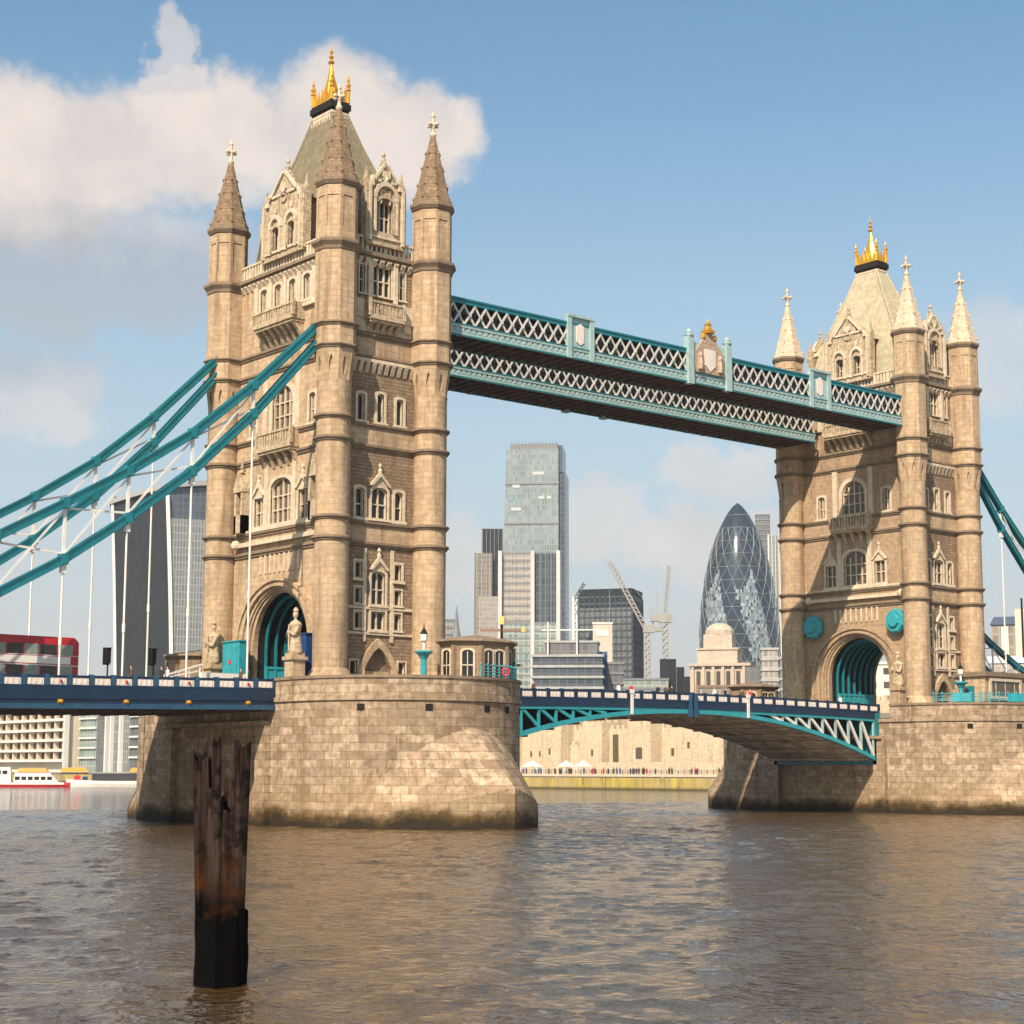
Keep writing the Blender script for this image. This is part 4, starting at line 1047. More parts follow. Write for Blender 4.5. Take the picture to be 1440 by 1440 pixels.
# ------------------------------------------------------------------ cabins, statues, kiosks, lamps, railings on the piers
def cabin(label, cx, cy, sx, sy, h, front):
    o = thing('pier_cabin', label, 'stone cabin', (cx, cy, 11.3), 'stone cabins on the piers')
    pts = [(sx * math.cos(math.pi / 8 + k * math.pi / 4) / math.cos(math.pi / 8), sy * math.sin(math.pi / 8 + k * math.pi / 4) / math.cos(math.pi / 8)) for k in range(8)]
    L = lambda q, z, f=1.0: (cx + q[0] * f, cy + q[1] * f, z)
    b = MB()
    for k in range(8):
        a, c = pts[k], pts[(k + 1) % 8]; b.face([L(a, 11.2), L(c, 11.2), L(c, h - .3), L(a, h - .3)])
        b.bar(L(a, 11.2, 1.01), L(a, h - .35, 1.01), .3, .3)
    b.build('wall', HUT, o)
    b = MB()
    for k in range(8):
        a, c = pts[k], pts[(k + 1) % 8]
        b.hexa([L(a, h - .35, 1.0), L(c, h - .35, 1.0), (cx, cy, h - .35), (cx, cy, h - .35), L(a, h, 1.13), L(c, h, 1.13), (cx, cy, h), (cx, cy, h)])
        b.hexa([L(a, h + .01, 1.15), L(c, h + .01, 1.15), (cx, cy, h + .01), (cx, cy, h + .01), L(a, h + .2, 1.12), L(c, h + .2, 1.12), (cx, cy, h + .75), (cx, cy, h + .75)])
    b.build('roof', COPING, o)
    for k in range(8):
        if k not in front: continue
        a, c = Vector(pts[k]), Vector(pts[(k + 1) % 8]); d = (c - a).normalized(); nn = Vector((d.y, -d.x)); mid = (a + c) / 2
        wv = (c - a).length
        for off in ((0,) if wv < 2.6 else (-wv * .22, wv * .22)):
            p = mid + d * off
            b = MB(); P = lambda u, v, dd: (cx + p.x + d.x * u + nn.x * dd, cy + p.y + d.y * u + nn.y * dd, v)
            o_ = opening(0, .95, 12.5, h - .75, 'tudor'); oo = grow(o_, 0, 12.5, .16, .12); b.ring(oo + [oo[0]], o_ + [o_[0]], P, .1, -.05)
            strip(b, P, -.04, .04, 12.5, h - .9, .05, 0); strip(b, P, -.45, .45, 13.5, 13.6, .05, 0)
            wn = b.build('window', TRIM, o); b = MB(); b.poly(o_, P, .02, -.02); b.build('pane', GLASS, wn)
    return o
cabin('octagonal stone control cabin with dark eaves on the nearer pier', 5.2, -16.6, 3.3, 2.3, 15.6, range(8))
cabin('stone control cabin at the far end of the nearer pier behind the tower', -3, 17.0, 3.0, 2.3, 15.6, ())
cabin('dark roofed control cabin left of the farther tower portal above the parapet', 78.2, 17.4, 3.2, 2.4, 15.3, range(4, 7))
# farther pier: oblong cabin with one big framed window
o = thing('pier_cabin', 'oblong stone cabin with one big white framed window on the farther pier', 'stone cabin', (80.3, -17.4, 11.3), 'stone cabins on the piers')
b = MB(); b.box(76.0, 85.0, -19.2, -15.2, 11.2, 15.25); b.box(85.0, 87.3, -18.7, -15.6, 11.2, 14.9); b.build('wall', STONE, o)
b = MB(); b.box(75.7, 85.3, -19.5, -14.9, 15.26, 15.6); b.box(75.9, 85.1, -19.3, -15.1, 15.61, 15.8); b.box(85.31, 87.6, -19.0, -15.3, 14.91, 15.2); b.build('roof', COPING, o)
f = lambda u, v, d: (u, -19.2 - d, v)
b = MB(); q = opening(79.8, 5.4, 13.05, 14.75); qq = grow(q, 79.8, 13.05, .35, .35); b.ring(qq + [qq[0]], q + [q[0]], f, .18, -.02)
for u in (78.0, 79.8, 81.6): strip(b, f, u - .05, u + .05, 13.05, 14.75, .06, 0)
wn = b.build('window', TRIM, o); b = MB(); b.poly(q, f, .03, -.02); b.build('pane', GLASSB, wn)
b = MB(); b.box(75.9, 75.99, -17.8, -16.6, 11.4, 14.2); b.build('door', TEAL, o)

def statue(label, x, y, z=11.3):
    o = thing('stone_statue', label, 'statue', (x, y, z), 'stone statues beside the portals')
    b = MB(); b.cbox((x, y, z), 1.6, 1.6, .6); b.cbox((x, y, z + .6), 1.25, 1.25, 2.0); b.cbox((x, y, z + 2.6), 1.6, 1.6, .28); b.cbox((x, y, z + 2.88), 1.2, 1.2, .3); b.build('pedestal', STONE, o)
    b = MB(); b.lathe((x, y, z + 3.18), [(.72, 0), (.78, .2), (.62, .9), (.52, 1.6), (.58, 2.1), (.66, 2.45), (.42, 2.72), (.16, 2.85), (.15, 3.0), (.25, 3.15), (.29, 3.35), (.24, 3.55), (.3, 3.62), (.22, 3.8), (.05, 3.95)], 14, 0, .8, 1.0)
    for s_ in (-1, 1): b.tube((x - .1, y + s_ * .62, z + 5.5), (x - .45, y + s_ * .55, z + 4.7), .17, 8, .13); b.tube((x - .45, y + s_ * .55, z + 4.7), (x - .65, y + s_ * .15, z + 4.95), .13, 8, .1)
    b.tube((x - .66, y, z + 3.3), (x - .66, y, z + 5.6), .07, 6)
    b.build('figure', CARVED, o, 40)
statue('pale statue on a pedestal before the right side of the nearer portal', -8.7, -9.1)
statue('pale statue on a pedestal at the left edge of the nearer tower', -7.1, 7.3)
statue('pale statue on a pedestal standing at the farther tower portal', 73.6, -9.1)

def kiosk(name, label, x, y, wx, wy, z0, z1, mat):
    o = thing(name, label, 'kiosk', (x, y, z0))
    b = MB(); b.box(x - wx / 2, x + wx / 2, y - wy / 2, y + wy / 2, z0, z1); b.build('body', mat, o)
    b = MB(); b.box(x - wx / 2 - .1, x + wx / 2 + .1, y - wy / 2 - .1, y + wy / 2 + .1, z1, z1 + .12); b.build('roof', mat, o)
    b = MB(); b.box(x - wx / 2 - .06, x - wx / 2, y - wy * .36, y + wy * .36, z0 + .1, z1 - .4)
    dr = b.build('door', mat, o)
    b = MB(); b.cbox((x - wx / 2 - .1, y, (z0 + z1) / 2 + .5), .08, .32, .32); b.build('sign', REDB, dr)
kiosk('site_kiosk', 'turquoise boxed kiosk left of the nearer portal arch', -6.2, 4.9, .9, 3.0, 11.3, 16.3, TEALL)
kiosk('site_kiosk', 'blue kiosk between the statue and the near turret', -5.75, -5.7, .8, 2.3, 11.3, 16.4, ROYAL)

def pier_lamp(label, x, y):
    o = thing('pier_lamp', label, 'lamp', (x, y, 11.3), 'pillar lamps on the piers')
    b = MB(); b.lathe((x, y, 11.3), [(.42, 0), (.42, .9), (.28, 1.1), (.26, 2.6), (.5, 3.0), (.78, 3.2), (.78, 3.32), (.3, 3.4)], 8); b.build('column', TEALL, o)
    b = MB(); b.lathe((x, y, 14.7), [(.12, 0), (.12, .7), (.3, .8), (.33, 1.3), (.22, 1.4)], 8); b.build('lantern', WHITE, o)
    b = MB(); b.lathe((x, y, 16.1), [(.36, 0), (.2, .25), (.06, .5), (.03, .8)], 8); b.build('cap', DARK, o)
pier_lamp('turquoise pillar lamp beside the right turret of the nearer tower', -.9, -17.0)
pier_lamp('turquoise pillar lamp in front of the farther tower doorway', 74.6, -17.0)

def railing(label, cx, a0, a1, n, r=10.35, h=1.0, solid=()):
    c = (cx + r * math.cos(R((a0 + a1) / 2)), -PC + r * math.sin(R((a0 + a1) / 2)), 12.3)
    o = thing('pier_railing', label, 'railing', c, 'turquoise railings along the pier edges')
    P = [(cx + r * math.cos(R(a0 + (a1 - a0) * i / n)), -PC + r * math.sin(R(a0 + (a1 - a0) * i / n))) for i in range(n + 1)]
    b = MB()
    for i in range(n):
        for z in (12.5, 12.75, 13.0, 12.3 + h): b.tube((*P[i], z), (*P[i + 1], z), .045, 6)
    b.build('rail', TEALL, o)
    for p in P:
        b = MB(); b.tube((*p, 12.28), (*p, 12.35 + h), .06, 6); b.sphere((*p, 12.4 + h), .1, 6, 4); b.build('post', TEALL, o)
    for i in solid:
        b = MB(); a, c2 = P[i], P[i + 1]; b.bar((*a, 12.3 + h * .55), (*c2, 12.3 + h * .55), .05, h * .9, None); b.build('panel', TEALL, o)
railing('turquoise railing along the edge of the nearer pier below the cabin', 0, 276, 318, 9)
railing('tall turquoise panelled railing at the outer corner of the nearer pier', 0, 321, 347, 6, h=1.7, solid=(0, 1, 2, 3, 4, 5))
railing('turquoise railing along the edge of the farther pier before its cabin', 82.3, 196, 300, 18, solid=(2, 3, 8, 9, 14, 15))
def lifebuoy(label, x, y, z):
    b = MB(); n = 16
    for k in range(n):
        a, c = 2 * math.pi * k / n, 2 * math.pi * (k + 1) / n
        b.tube((x + .3 * math.cos(a) * .77, y - .3 * math.cos(a) * .64, z + .3 * math.sin(a)), (x + .3 * math.cos(c) * .77, y - .3 * math.cos(c) * .64, z + .3 * math.sin(c)), .08, 6)
    tag(b.build('lifebuoy', REDB, None, origin=(x, y, z)), label, 'lifebuoy')
lifebuoy('red lifebuoy hung on the turquoise railing of the nearer pier', 4.2, -21.75, 12.85)

# ------------------------------------------------------------------ bus
def bus():
    L_, Wd, H_ = 10.6, 2.55, 4.45; xr = -26.9; y = -4.2; z = 10.62
    o = thing('double_decker_bus', 'red double decker bus with a white advert strip on the left deck', 'bus', (xr - L_ / 2, y, z))
    def prof(z0, z1, r):   # side outline with rounded roof corners
        pts = [(xr - L_, z0), (xr, z0), (xr, z1 - r)] + [(xr - r + r * math.cos(a * math.pi / 12), z1 - r + r * math.sin(a * math.pi / 12)) for a in range(1, 7)]
        pts += [(xr - L_ + r - r * math.sin(a * math.pi / 12), z1 - r + r * math.cos(a * math.pi / 12)) for a in range(0, 6)] + [(xr - L_, z1 - r)]
        return pts
    f = lambda u, v, d: (u, y - Wd / 2 - d, v)
    b = MB(); b.poly(prof(z + .35, z + H_ - .12, .45), f, 0, -Wd); b.poly(prof(z + H_ - .6, z + H_, .4), lambda u, v, d: (u * .99 + (xr - L_ / 2) * .01, y - Wd / 2 + .18 - d, v), 0, -Wd + .36)
    b.build('body', RED, o, 30)
    for (z0, z1) in ((1.25, 2.1), (3.0, 3.8)):
        for k in range(7):
            u0_ = xr - .45 - 1.42 * (k + 1); b = MB(); strip(b, f, u0_ + .08, u0_ + 1.36, z + z0, z + z1, .015, -.02)
            b.build('window', GLASS if k % 2 else plain('bus_glass_reflection%d' % (k + int(z0)), (.20, .23, .20), .2), o)  # pale alternate panes have the reflection put into their colour
    b = MB(); strip(b, f, xr - 8.6, xr - .7, z + 2.28, z + 2.86, .03, -.02); b.build('advert_panel', WHITE, o)
    b = MB(); strip(b, f, xr - L_, xr, z + 2.12, z + 2.2, .02, -.02); strip(b, f, xr - L_, xr, z + 2.92, z + 2.97, .02, -.02); b.build('trim_band', CLOTHS[3], o)
    for ux in (-2.6, -8.2):
        for yy in (y - Wd / 2 + .05, y + Wd / 2 - .05):
            b = MB(); b.tube((xr + ux, yy - .14, z + .5), (xr + ux, yy + .14, z + .5), .5, 18); wh = b.build('wheel', TYRE, o)
            b = MB(); b.tube((xr + ux, yy - .16, z + .5), (xr + ux, yy + .16, z + .5), .26, 12); b.build('rim', WHITE, wh)
    b = MB(); b.box(xr - .01, xr + .02, y - 1.0, y + 1.0, z + 3.0, z + 3.8); b.build('rear_window', GLASS, o)
    for yy in (-1.05, 1.05): b = MB(); b.cbox((xr + .02, y + yy, z + 1.0), .06, .2, .4); b.build('tail_light', REDB, o)
bus()

def traffic_light(label, x, y, z):
    o = thing('traffic_light', label, 'traffic light', (x, y, z), 'black traffic lights on the left deck')
    b = MB(); b.tube((x, y, z), (x, y, z + 2.6), .07, 8); b.build('pole', DARK, o)
    b = MB(); b.cbox((x, y, z + 2.1), .36, .4, 1.2); b.cbox((x, y - .1, z + 3.31), .4, .5, .06); hd = b.build('signal_head', DARK, o)
    b = MB(); b.cbox((x, y + .28, z + 2.0), .6, .05, 1.4); b.build('backing_board', DARK, o)
traffic_light('black traffic light on the deck nearer to the red bus', -24.9, -6.6, 10.95)
traffic_light('black traffic light on the deck nearer to the stone tower', -20.6, -6.2, 11.1)
o = thing('road_sweeper_frame', 'low white frame and sheeting on the deck left of the tower', 'barrier', (-17.0, -6.5, 11.2))
b = MB(); b.bar((-19.8, -6.5, 12.25), (-16.2, -6.5, 13.35), .14, .14); b.bar((-19.8, -6.5, 12.05), (-16.6, -6.5, 12.75), .12, .12)
for k in range(4): b.bar((-19.4 + k, -6.5, 11.1), (-19.4 + k, -6.5, 12.3 + .28 * k), .1, .1)
b.build('rails', WHITE, o)
b = MB(); b.box(-16.4, -12.0, -6.9, -6.1, 11.1, 12.65); b.build('sheeting', WHITE, o)

# ------------------------------------------------------------------ people
def person_mesh():
    V = [(0, 0, .95), (0, 0, 1.2), (0, 0, 1.42), (0, 0, 1.52), (0, .01, 1.64), (0, .0, 1.76), (.1, 0, .9), (.11, .02, .5), (.11, -.02, .08), (.11, .12, .04),
         (-.1, 0, .9), (-.11, -.04, .5), (-.11, -.1, .08), (-.11, .04, .04), (.19, 0, 1.4), (.25, 0, 1.12), (.26, .1, .88), (-.19, 0, 1.4), (-.25, .0, 1.12), (-.24, .12, .9)]
    Ed = [(0, 1), (1, 2), (2, 3), (3, 4), (4, 5), (0, 6), (6, 7), (7, 8), (8, 9), (0, 10), (10, 11), (11, 12), (12, 13), (2, 14), (14, 15), (15, 16), (2, 17), (17, 18), (18, 19)]
    Rr = [.15, .15, .15, .055, .105, .06, .10, .07, .05, .04, .10, .07, .05, .04, .07, .05, .04, .07, .05, .04]
    me = bpy.data.meshes.new('person_cage'); me.from_pydata(V, Ed, []); ob = bpy.data.objects.new('person_cage', me); COL.objects.link(ob)
    md = ob.modifiers.new('skin', 'SKIN'); sv = me.skin_vertices[0].data
    for i, r in enumerate(Rr): sv[i].radius = (r * (1.15 if i < 3 else 1), r * (.75 if i < 3 else 1)); sv[i].use_root = (i == 0)
    ob.modifiers.new('sub', 'SUBSURF').levels = 1; ob.modifiers['sub'].render_levels = 1
    dg = bpy.context.evaluated_depsgraph_get(); out = bpy.data.meshes.new_from_object(ob.evaluated_get(dg))
    bpy.data.objects.remove(ob)
    out.materials.clear()
    for i in range(4): out.materials.append(SKIN)
    for p in out.polygons:
        c = p.center; hand = c.z < .95 and abs(c.x) > .2
        p.material_index = 3 if (c.z > 1.70 or (c.z > 1.6 and c.y < -.02)) else 0 if (c.z > 1.5 or hand) else 1 if c.z > .92 else 2
        p.use_smooth = True
    return out
PME = person_mesh()
def person(label, x, y, z, shirt, trousers=0, rz=0.0, hair=2, grp=None, sc=1.0):
    me = PME.copy()
    for i, m in enumerate((SKIN, CLOTHS[shirt], CLOTHS[trousers], CLOTHS[hair])): me.materials[i] = m
    p = bpy.data.objects.new('person', me); COL.objects.link(p); p.location = (x, y, z); p.rotation_euler = (0, 0, rz); p.scale = (sc, sc, sc)
    tag(p, label, 'person', grp)
for (x, sh, rz, lb) in ((20.3, 2, 1.5, 'pedestrian in brown walking on the bascule nearest to the first pier'), (31.6, 3, -1.5, 'pedestrian in a white top just left of the first white board'), (33.4, 1, 1.4, 'pedestrian in bright red on the bascule right of the first white board'),
                   (37.2, 0, 1.5, 'dark dressed pedestrian left of the bascule joint'), (38.4, 2, 1.7, 'pedestrian in brown close to the bascule joint'), (39.2, 0, -1.2, 'dark dressed pedestrian at the bascule joint'),
                   (45.6, 3, 1.5, 'pedestrian in white right of the bascule joint'), (47.3, 0, 1.2, 'dark dressed pedestrian left of the second white board'), (49.9, 2, -1.5, 'pedestrian in brown at the second white board'),
                   (51.2, 1, 1.5, 'pedestrian in dark red right of the second white board'), (66.2, 3, 1.5, 'pedestrian in a pale top before the farther portal')):
    person(lb, x, -6.6, 12.66 - .40 * (abs(x - 41.15) / 30.5) ** 1.8 - .97, sh, 0, rz, 2, 'pedestrians on the bascule footway', 1.02)
for (x, y, sh, lb) in ((-23.7, -8.3, 2, 'pedestrian in brown on the left deck beside the first traffic light'), (-20.9, -8.2, 0, 'dark dressed pedestrian below the second traffic light'), (-20.3, -8.1, 3, 'pedestrian in white below the second traffic light'),
                   (-13.4, -8.1, 2, 'brown dressed pedestrian on the deck by the left statue'), (-12.6, -7.9, 0, 'dark dressed pedestrian on the deck by the turquoise kiosk')):
    person(lb, x, y, 12.22 + .0195 * min(0, x + 10.7) - .93, sh, 0, 1.5, 0, 'pedestrians on the left deck', 1.05)

# ------------------------------------------------------------------ timber post in the river
o = thing('timber_mooring_post', 'weathered dark timber mooring post standing in the near water', 'mooring post', (-70.8, -102.5, 0))
m, t, b_ = new_mat('wet_timber')
pos = t.n('ShaderNodeNewGeometry').outputs['Position']; z = t.n('ShaderNodeSeparateXYZ', ins={0: pos}).outputs[2]
mpv = t.n('ShaderNodeMapping', ins={'Vector': pos, 'Scale': (9, 9, .5)}).outputs[0]; g_ = t.noise(mpv, 1.0, 7, .65); g2 = t.noise(pos, 2.2, 5, .6)
c1 = t.mix(t.ramp(g_, .35, .68), (.007, .004, .003), (.060, .039, .032))
c1 = t.mix(t.m('MULTIPLY', t.ramp(g2, .46, .58), .85), c1, (.006, .004, .003))
zz = t.m('ADD', z, t.m('MULTIPLY', t.m('SUBTRACT', g2, .5), 1.6))
c1 = t.mix(t.m('MULTIPLY', t.m('MULTIPLY', t.ramp(zz, 2.9, 2.3), t.ramp(g2, .45, .6)), .75), c1, (.075, .024, .005))
c1 = t.mix(t.ramp(zz, 2.25, 1.5), c1, (.002, .0018, .0016))
lk(t, c1, b_.inputs['Base Color']); b_.inputs['Roughness'].default_value = .9; b_.inputs['Specular IOR Level'].default_value = .05
lk(t, t.n('ShaderNodeBump', ins={'Height': g_, 'Strength': 1.0, 'Distance': .05}).outputs[0], b_.inputs['Normal'])
TIMB = m
def rough_post(b, x, y, z0, z1, r, seed, n=12, lean=(0, 0), top=.15):
    rr = random.Random(seed); rows = 14; i0 = len(b.v)
    ang = [2 * math.pi * k / n for k in range(n)]; pr = [1 + rr.uniform(-.22, .16) for k in range(n)]
    for i in range(rows + 1):
        f = i / rows; z = z0 + (z1 - z0) * f
        for k in range(n):
            q = r * pr[k] * (1 + .09 * noise.noise(Vector((k * 1.7, f * 5 + seed, seed)))) * (1.0 - .10 * f)
            zz = z + (rr.uniform(-top, top) if i == rows else 0)
            b.v.append((x + lean[0] * f + q * math.cos(ang[k]), y + lean[1] * f + q * math.sin(ang[k]), zz))
    for i in range(rows):
        for k in range(n):
            j = (k + 1) % n; b.f.append((i0 + i * n + k, i0 + i * n + j, i0 + (i + 1) * n + j, i0 + (i + 1) * n + k)); b.uv.append(None); b.mi.append(0)
    c = b.pt((x + lean[0], y + lean[1], z1 - .25))
    for k in range(n): b.f.append((i0 + rows * n + k, i0 + rows * n + (k + 1) % n, c)); b.uv.append(None); b.mi.append(0)
rx, ry = math.cos(yaw), -math.sin(yaw)     # across the view
for i, (off, dep, r, z1, sd, ln) in enumerate(((-.22, 0, .19, 4.85, 1, -.30), (-.08, -.14, .22, 4.0, 2, -.07), (.12, -.10, .19, 3.6, 3, .0), (.25, .02, .23, 5.05, 4, .14), (-.16, .28, .20, 5.2, 5, -.14), (.12, .28, .20, 4.3, 6, .02))):
    b = MB(); rough_post(b, -70.8 + rx * off + f0.x * dep, -102.5 + ry * off + f0.y * dep, -1.5, z1, r, sd, lean=(rx * ln, ry * ln)); b.build('pile', TIMB, o, 45)
b = MB(); rough_post(b, -70.8, -102.5, -1.5, 1.55, .60, 11, 14, top=.16); b.build('weed_sleeve', TIMB, o, 50)


# ------------------------------------------------------------------ the city beyond the river
def ground_at(az, d): return (-90.48 + d * math.sin(R(az)), -135.66 + d * math.cos(R(az)))
def facade(name, a, b_, frame, cw, ch, fw, rough=.12, spec=.6):
    m, t, b = new_mat(name)
    uv = t.n('ShaderNodeUVMap').outputs[0]; pos = t.n('ShaderNodeNewGeometry').outputs['Position']
    br = t.n('ShaderNodeTexBrick', offset=0.0, ins={'Vector': uv, 'Color1': (0, 0, 0, 1), 'Color2': (1, 1, 1, 1), 'Mortar': (.5, .5, .5, 1), 'Scale': 1.0, 'Mortar Size': fw, 'Mortar Smooth': .1, 'Bias': 0.0, 'Brick Width': cw, 'Row Height': ch})
    big = t.noise(pos, .03, 3)
    v = t.m('ADD', t.m('MULTIPLY', br.outputs[0], .7), t.m('MULTIPLY', t.ramp(big, .3, .7), .5), clamp=True)
    col = t.mix(br.outputs[1], t.mix(v, a, b_), frame)
    lk(t, col, b.inputs['Base Color'])
    lk(t, t.m('ADD', t.m('MULTIPLY', br.outputs[1], .4), rough), b.inputs['Roughness'])
    b.inputs['Specular IOR Level'].default_value = spec
    return m
F_GREEN = facade('pale_green_glass', (.10, .135, .14), (.25, .295, .29), (.20, .22, .215), 1.7, 4.0, .3)
F_DARK = facade('dark_blue_glass', (.025, .035, .05), (.06, .075, .09), (.07, .08, .09), 3.0, 3.8, .25)
F_TAN = facade('tan_office_facade', (.16, .14, .12), (.30, .27, .235), (.34, .30, .26), 1.8, 3.6, .3, .3)
F_GREY = facade('grey_ribbed_facade', (.10, .105, .105), (.17, .175, .17), (.24, .245, .235), 1.6, 4.0, .28, .25)
F_CHAR = facade('charcoal_louvres', (.009, .011, .015), (.022, .026, .031), (.026, .030, .035), 1.6, 3.9, .25, .6, .15)
F_BROWN = facade('brown_office_facade', (.12, .10, .085), (.22, .19, .16), (.27, .235, .2), 2.0, 3.4, .35, .3)
F_STEEL = facade('steel_office_facade', (.06, .065, .07), (.14, .14, .14), (.12, .12, .12), 2.4, 3.5, .3, .25)
F_CREAM = facade('cream_hotel_facade', (.04, .035, .03), (.10, .08, .06), (.66, .58, .46), 5.0, 4.3, 1.15, .4, .3)
F_TEAL = facade('green_tinted_glass', (.10, .15, .14), (.24, .29, .25), (.30, .31, .28), 2.6, 3.2, .3)
CREAM = masonry('sunlit_pale_limestone', (.60, .475, .32), (.70, .575, .41), 1.2, .5, .02, .2, .6, .08, .5, .5)
OFFW = plain('offwhite_cladding', (.62, .59, .54), .6, 0, .06, .05)
PORTST = masonry('port_building_stone', (.50, .41, .32), (.57, .475, .38), 1.2, .5, .02, .2, .4, .05, .4, .3)
GREYC = plain('grey_cladding', (.17, .17, .17), .6, 0, .1, .05)
PALEC = plain('pale_column', (.44, .43, .41), .6, 0, .06, .05)
PALEB = plain('pale_floor_edge', (.33, .32, .30), .6, 0, .15, .3)
CRANE = plain('crane_cream_paint', (.27, .25, .225), .6, 0, .08, .2)

def city(name, label, az, d, cat='office tower', turn=0.0, group=None):
    x, y = ground_at(az, d); return thing(name, label, cat, (x, y, 3.7), group, R(-az + turn))
def block(par, mat, x0, x1, y0, y1, z0, z1, nm='facade', bands=0, bmat=None, fins=0, fmat=None, bd=.35):
    b = MB(); b.box(x0, x1, y0, y1, z0 - 3.7, z1 - 3.7); o = b.build(nm, mat, par, local=True)
    if bands:
        b = MB()
        n = int((z1 - z0) / bands)
        for k in range(n + 1): z = z0 - 3.7 + (z1 - z0) * k / n; b.box(x0 - bd, x1 + bd, y0 - bd, y1 + bd, z - bands * .12, z + bands * .12)
        b.build('floor_band', bmat, o, local=True)
    if fins:
        b = MB(); n = int((x1 - x0) / fins)
        for k in range(n + 1): x = x0 + (x1 - x0) * k / n; b.box(x - .22, x + .22, y0 - .7, y0 + .02, z0 - 3.7, z1 - 3.7 + .4)
        n = max(1, int((y1 - y0) / fins))
        for k in range(n + 1): y = y0 + (y1 - y0) * k / n; b.box(x0 - .7, x0 + .02, y - .22, y + .22, z0 - 3.7, z1 - 3.7 + .4); b.box(x1 - .02, x1 + .7, y - .22, y + .22, z0 - 3.7, z1 - 3.7 + .4)
        b.build('fin', fmat, o, local=True)
    return o
# wedge shaped glass tower
o = city('wedge_tower', 'tallest pale green glass tower with a sloping left edge and dark right side', 40.52, 1200, turn=-6)
b = MB(); N = 9
for k in range(N):
    z0, z1 = 3.7 + 223 * k / N, 3.7 + 223 * (k + 1) / N - .0
    xa, xb = -22.5 + 6.2 * k / N, -22.5 + 6.2 * (k + 1) / N
    b.hexa([(xa, -2, z0 - 3.7), (20, -2, z0 - 3.7), (20, 26, z0 - 3.7), (xa, 26, z0 - 3.7), (xb, -2, z1 - 3.7), (20, -2, z1 - 3.7), (20, 26, z1 - 3.7), (xb, 26, z1 - 3.7)])
b.build('facade', F_GREEN, o, local=True)
for k in range(8): b = MB(); z = 28 * k + 3; xa = -22.5 + 6.2 * z / 223; b.box(xa - .4, 20.4, -2.5, -1.9, z - .6, z + .6); b.build('floor_band', GREYC, o, local=True)
b = MB(); b.box(20.2, 24.5, 1, 30, 0, 207); b.box(20.2, 22.4, 0, 30, 207, 226); b.build('service_core', F_DARK, o, local=True)
b = MB(); b.box(-14, 19.5, 0, 24, 223.1, 227.5)
for k in range(14): b.box(-13 + 2.4 * k, -12.6 + 2.4 * k, -.4, 0, 223.1, 229)
b.build('roof_plant', GREYC, o, local=True)
b = MB()
for (x, z, w_) in ((-12, 196, 5), (6, 188, 4), (12, 188, 3), (2, 205, 8), (-13, 180, 7)): b.box(x, x + w_, -2.3, -1.95, z, z + 2.2)
b.build('upper_panel', plain('pale_panel', (.42, .42, .40), .5), o, local=True)  # plain pale panels scattered over the upper facade
b = MB(); b.box(-14.3, -11.6, -2.35, -1.95, 187, 189.4); b.build('blue_panel', plain('sky_blue_sheet', (.12, .28, .40), .5), o, local=True)
# stepped brown tower behind, left
o = city('stepped_tower', 'stepped brown grey tower just left of the wedge shaped glass tower', 39.1, 1350)
block(o, F_CHAR, -3.5, 12, 0, 20, 3.7, 192, fins=2.6, fmat=GREYC); block(o, F_BROWN, -9, 3.5, -6, 14, 3.7, 172, 'lower_shaft', fins=2.6, fmat=GREYC); block(o, F_TAN, -6.5, 14, -12, -6.2, 3.7, 138, 'low_shaft')
# twin fronted office with white columns
o = city('column_office', 'office block with white corner columns in front of the wedge shaped tower', 40.5, 850, turn=-3)
block(o, F_TAN, -13.2, .8, 0, 20, 3.7, 110.5, 'tan_front', 3.6, GREYC, bd=.15); block(o, F_DARK, 2.6, 13.4, -.5, 20, 3.7, 110.5, 'dark_front', fins=2.7, fmat=GREYC)
block(o, F_TEAL, -13.1, 13.3, -2.2, -.6, 3.7, 76, 'lower_glazing', 3.6, GREYC, bd=.15)
for x in (-14.2, 1.7, 14.2): block(o, PALEC, x - .95, x + .95, -2.8, 20.3, 3.7, 111.5, 'white_column')
# dark slab right of the gap
o = city('dark_office', 'broad dark office slab between the wedge tower and the cranes', 43.25, 1000, turn=-14)
block(o, F_STEEL, -20, 11, 0, 26, 3.7, 104, fins=3.0, fmat=F_DARK, bands=3.8, bmat=F_DARK); block(o, F_CHAR, -20.2, 11.2, -.2, 26.2, 98, 108.7, 'plant_screen')
b = MB(); b.box(-24, -20.9, -1, 6, 0, 101); b.build('white_column', OFFW, o, local=True)
o = city('cream_slab', 'small plain cream slab in front of the broad dark office', 42.9, 900)
block(o, plain('cream_render', (.50, .43, .34), .7), -5, 5, 0, 12, 3.7, 80); b = MB(); b.box(-3, 3, -.2, 0, 70, 73); b.box(-5.3, 5.3, -.3, 12.3, 76.3, 77.2); b.build('parapet', OFFW, o, local=True)
# storeyed midrise buildings above the bascule
o = city('banded_office', 'low office with dark and white floor bands above the bascule', 41.75, 600, 'office block', turn=-4)
block(o, F_DARK, -12, 12, 0, 20, 3.7, 44, bands=3.6, bmat=PALEB, bd=.5); block(o, F_STEEL, -8, 10, 3, 18, 44, 49, 'roof_storey', 3, PALEB)
b = MB(); b.box(-7, -6.6, 1, 1.4, 40.5, 52); b.box(3, 3.4, 1, 1.4, 40.5, 53); b.box(-9, 12, 1, 1.3, 49, 49.4); b.build('roof_frame', OFFW, o, local=True)
o = city('blue_wrapped_office', 'narrow office wrapped in blue sheeting beside the banded office', 43.0, 610, 'office block')
block(o, F_STEEL, -4, 6, 0, 14, 3.7, 42, bands=3.4, bmat=GREYC); block(o, plain('blue_sheeting', (.03, .08, .16), .6), -2.2, .6, -.8, -.1, 3.7, 46, 'sheeting')
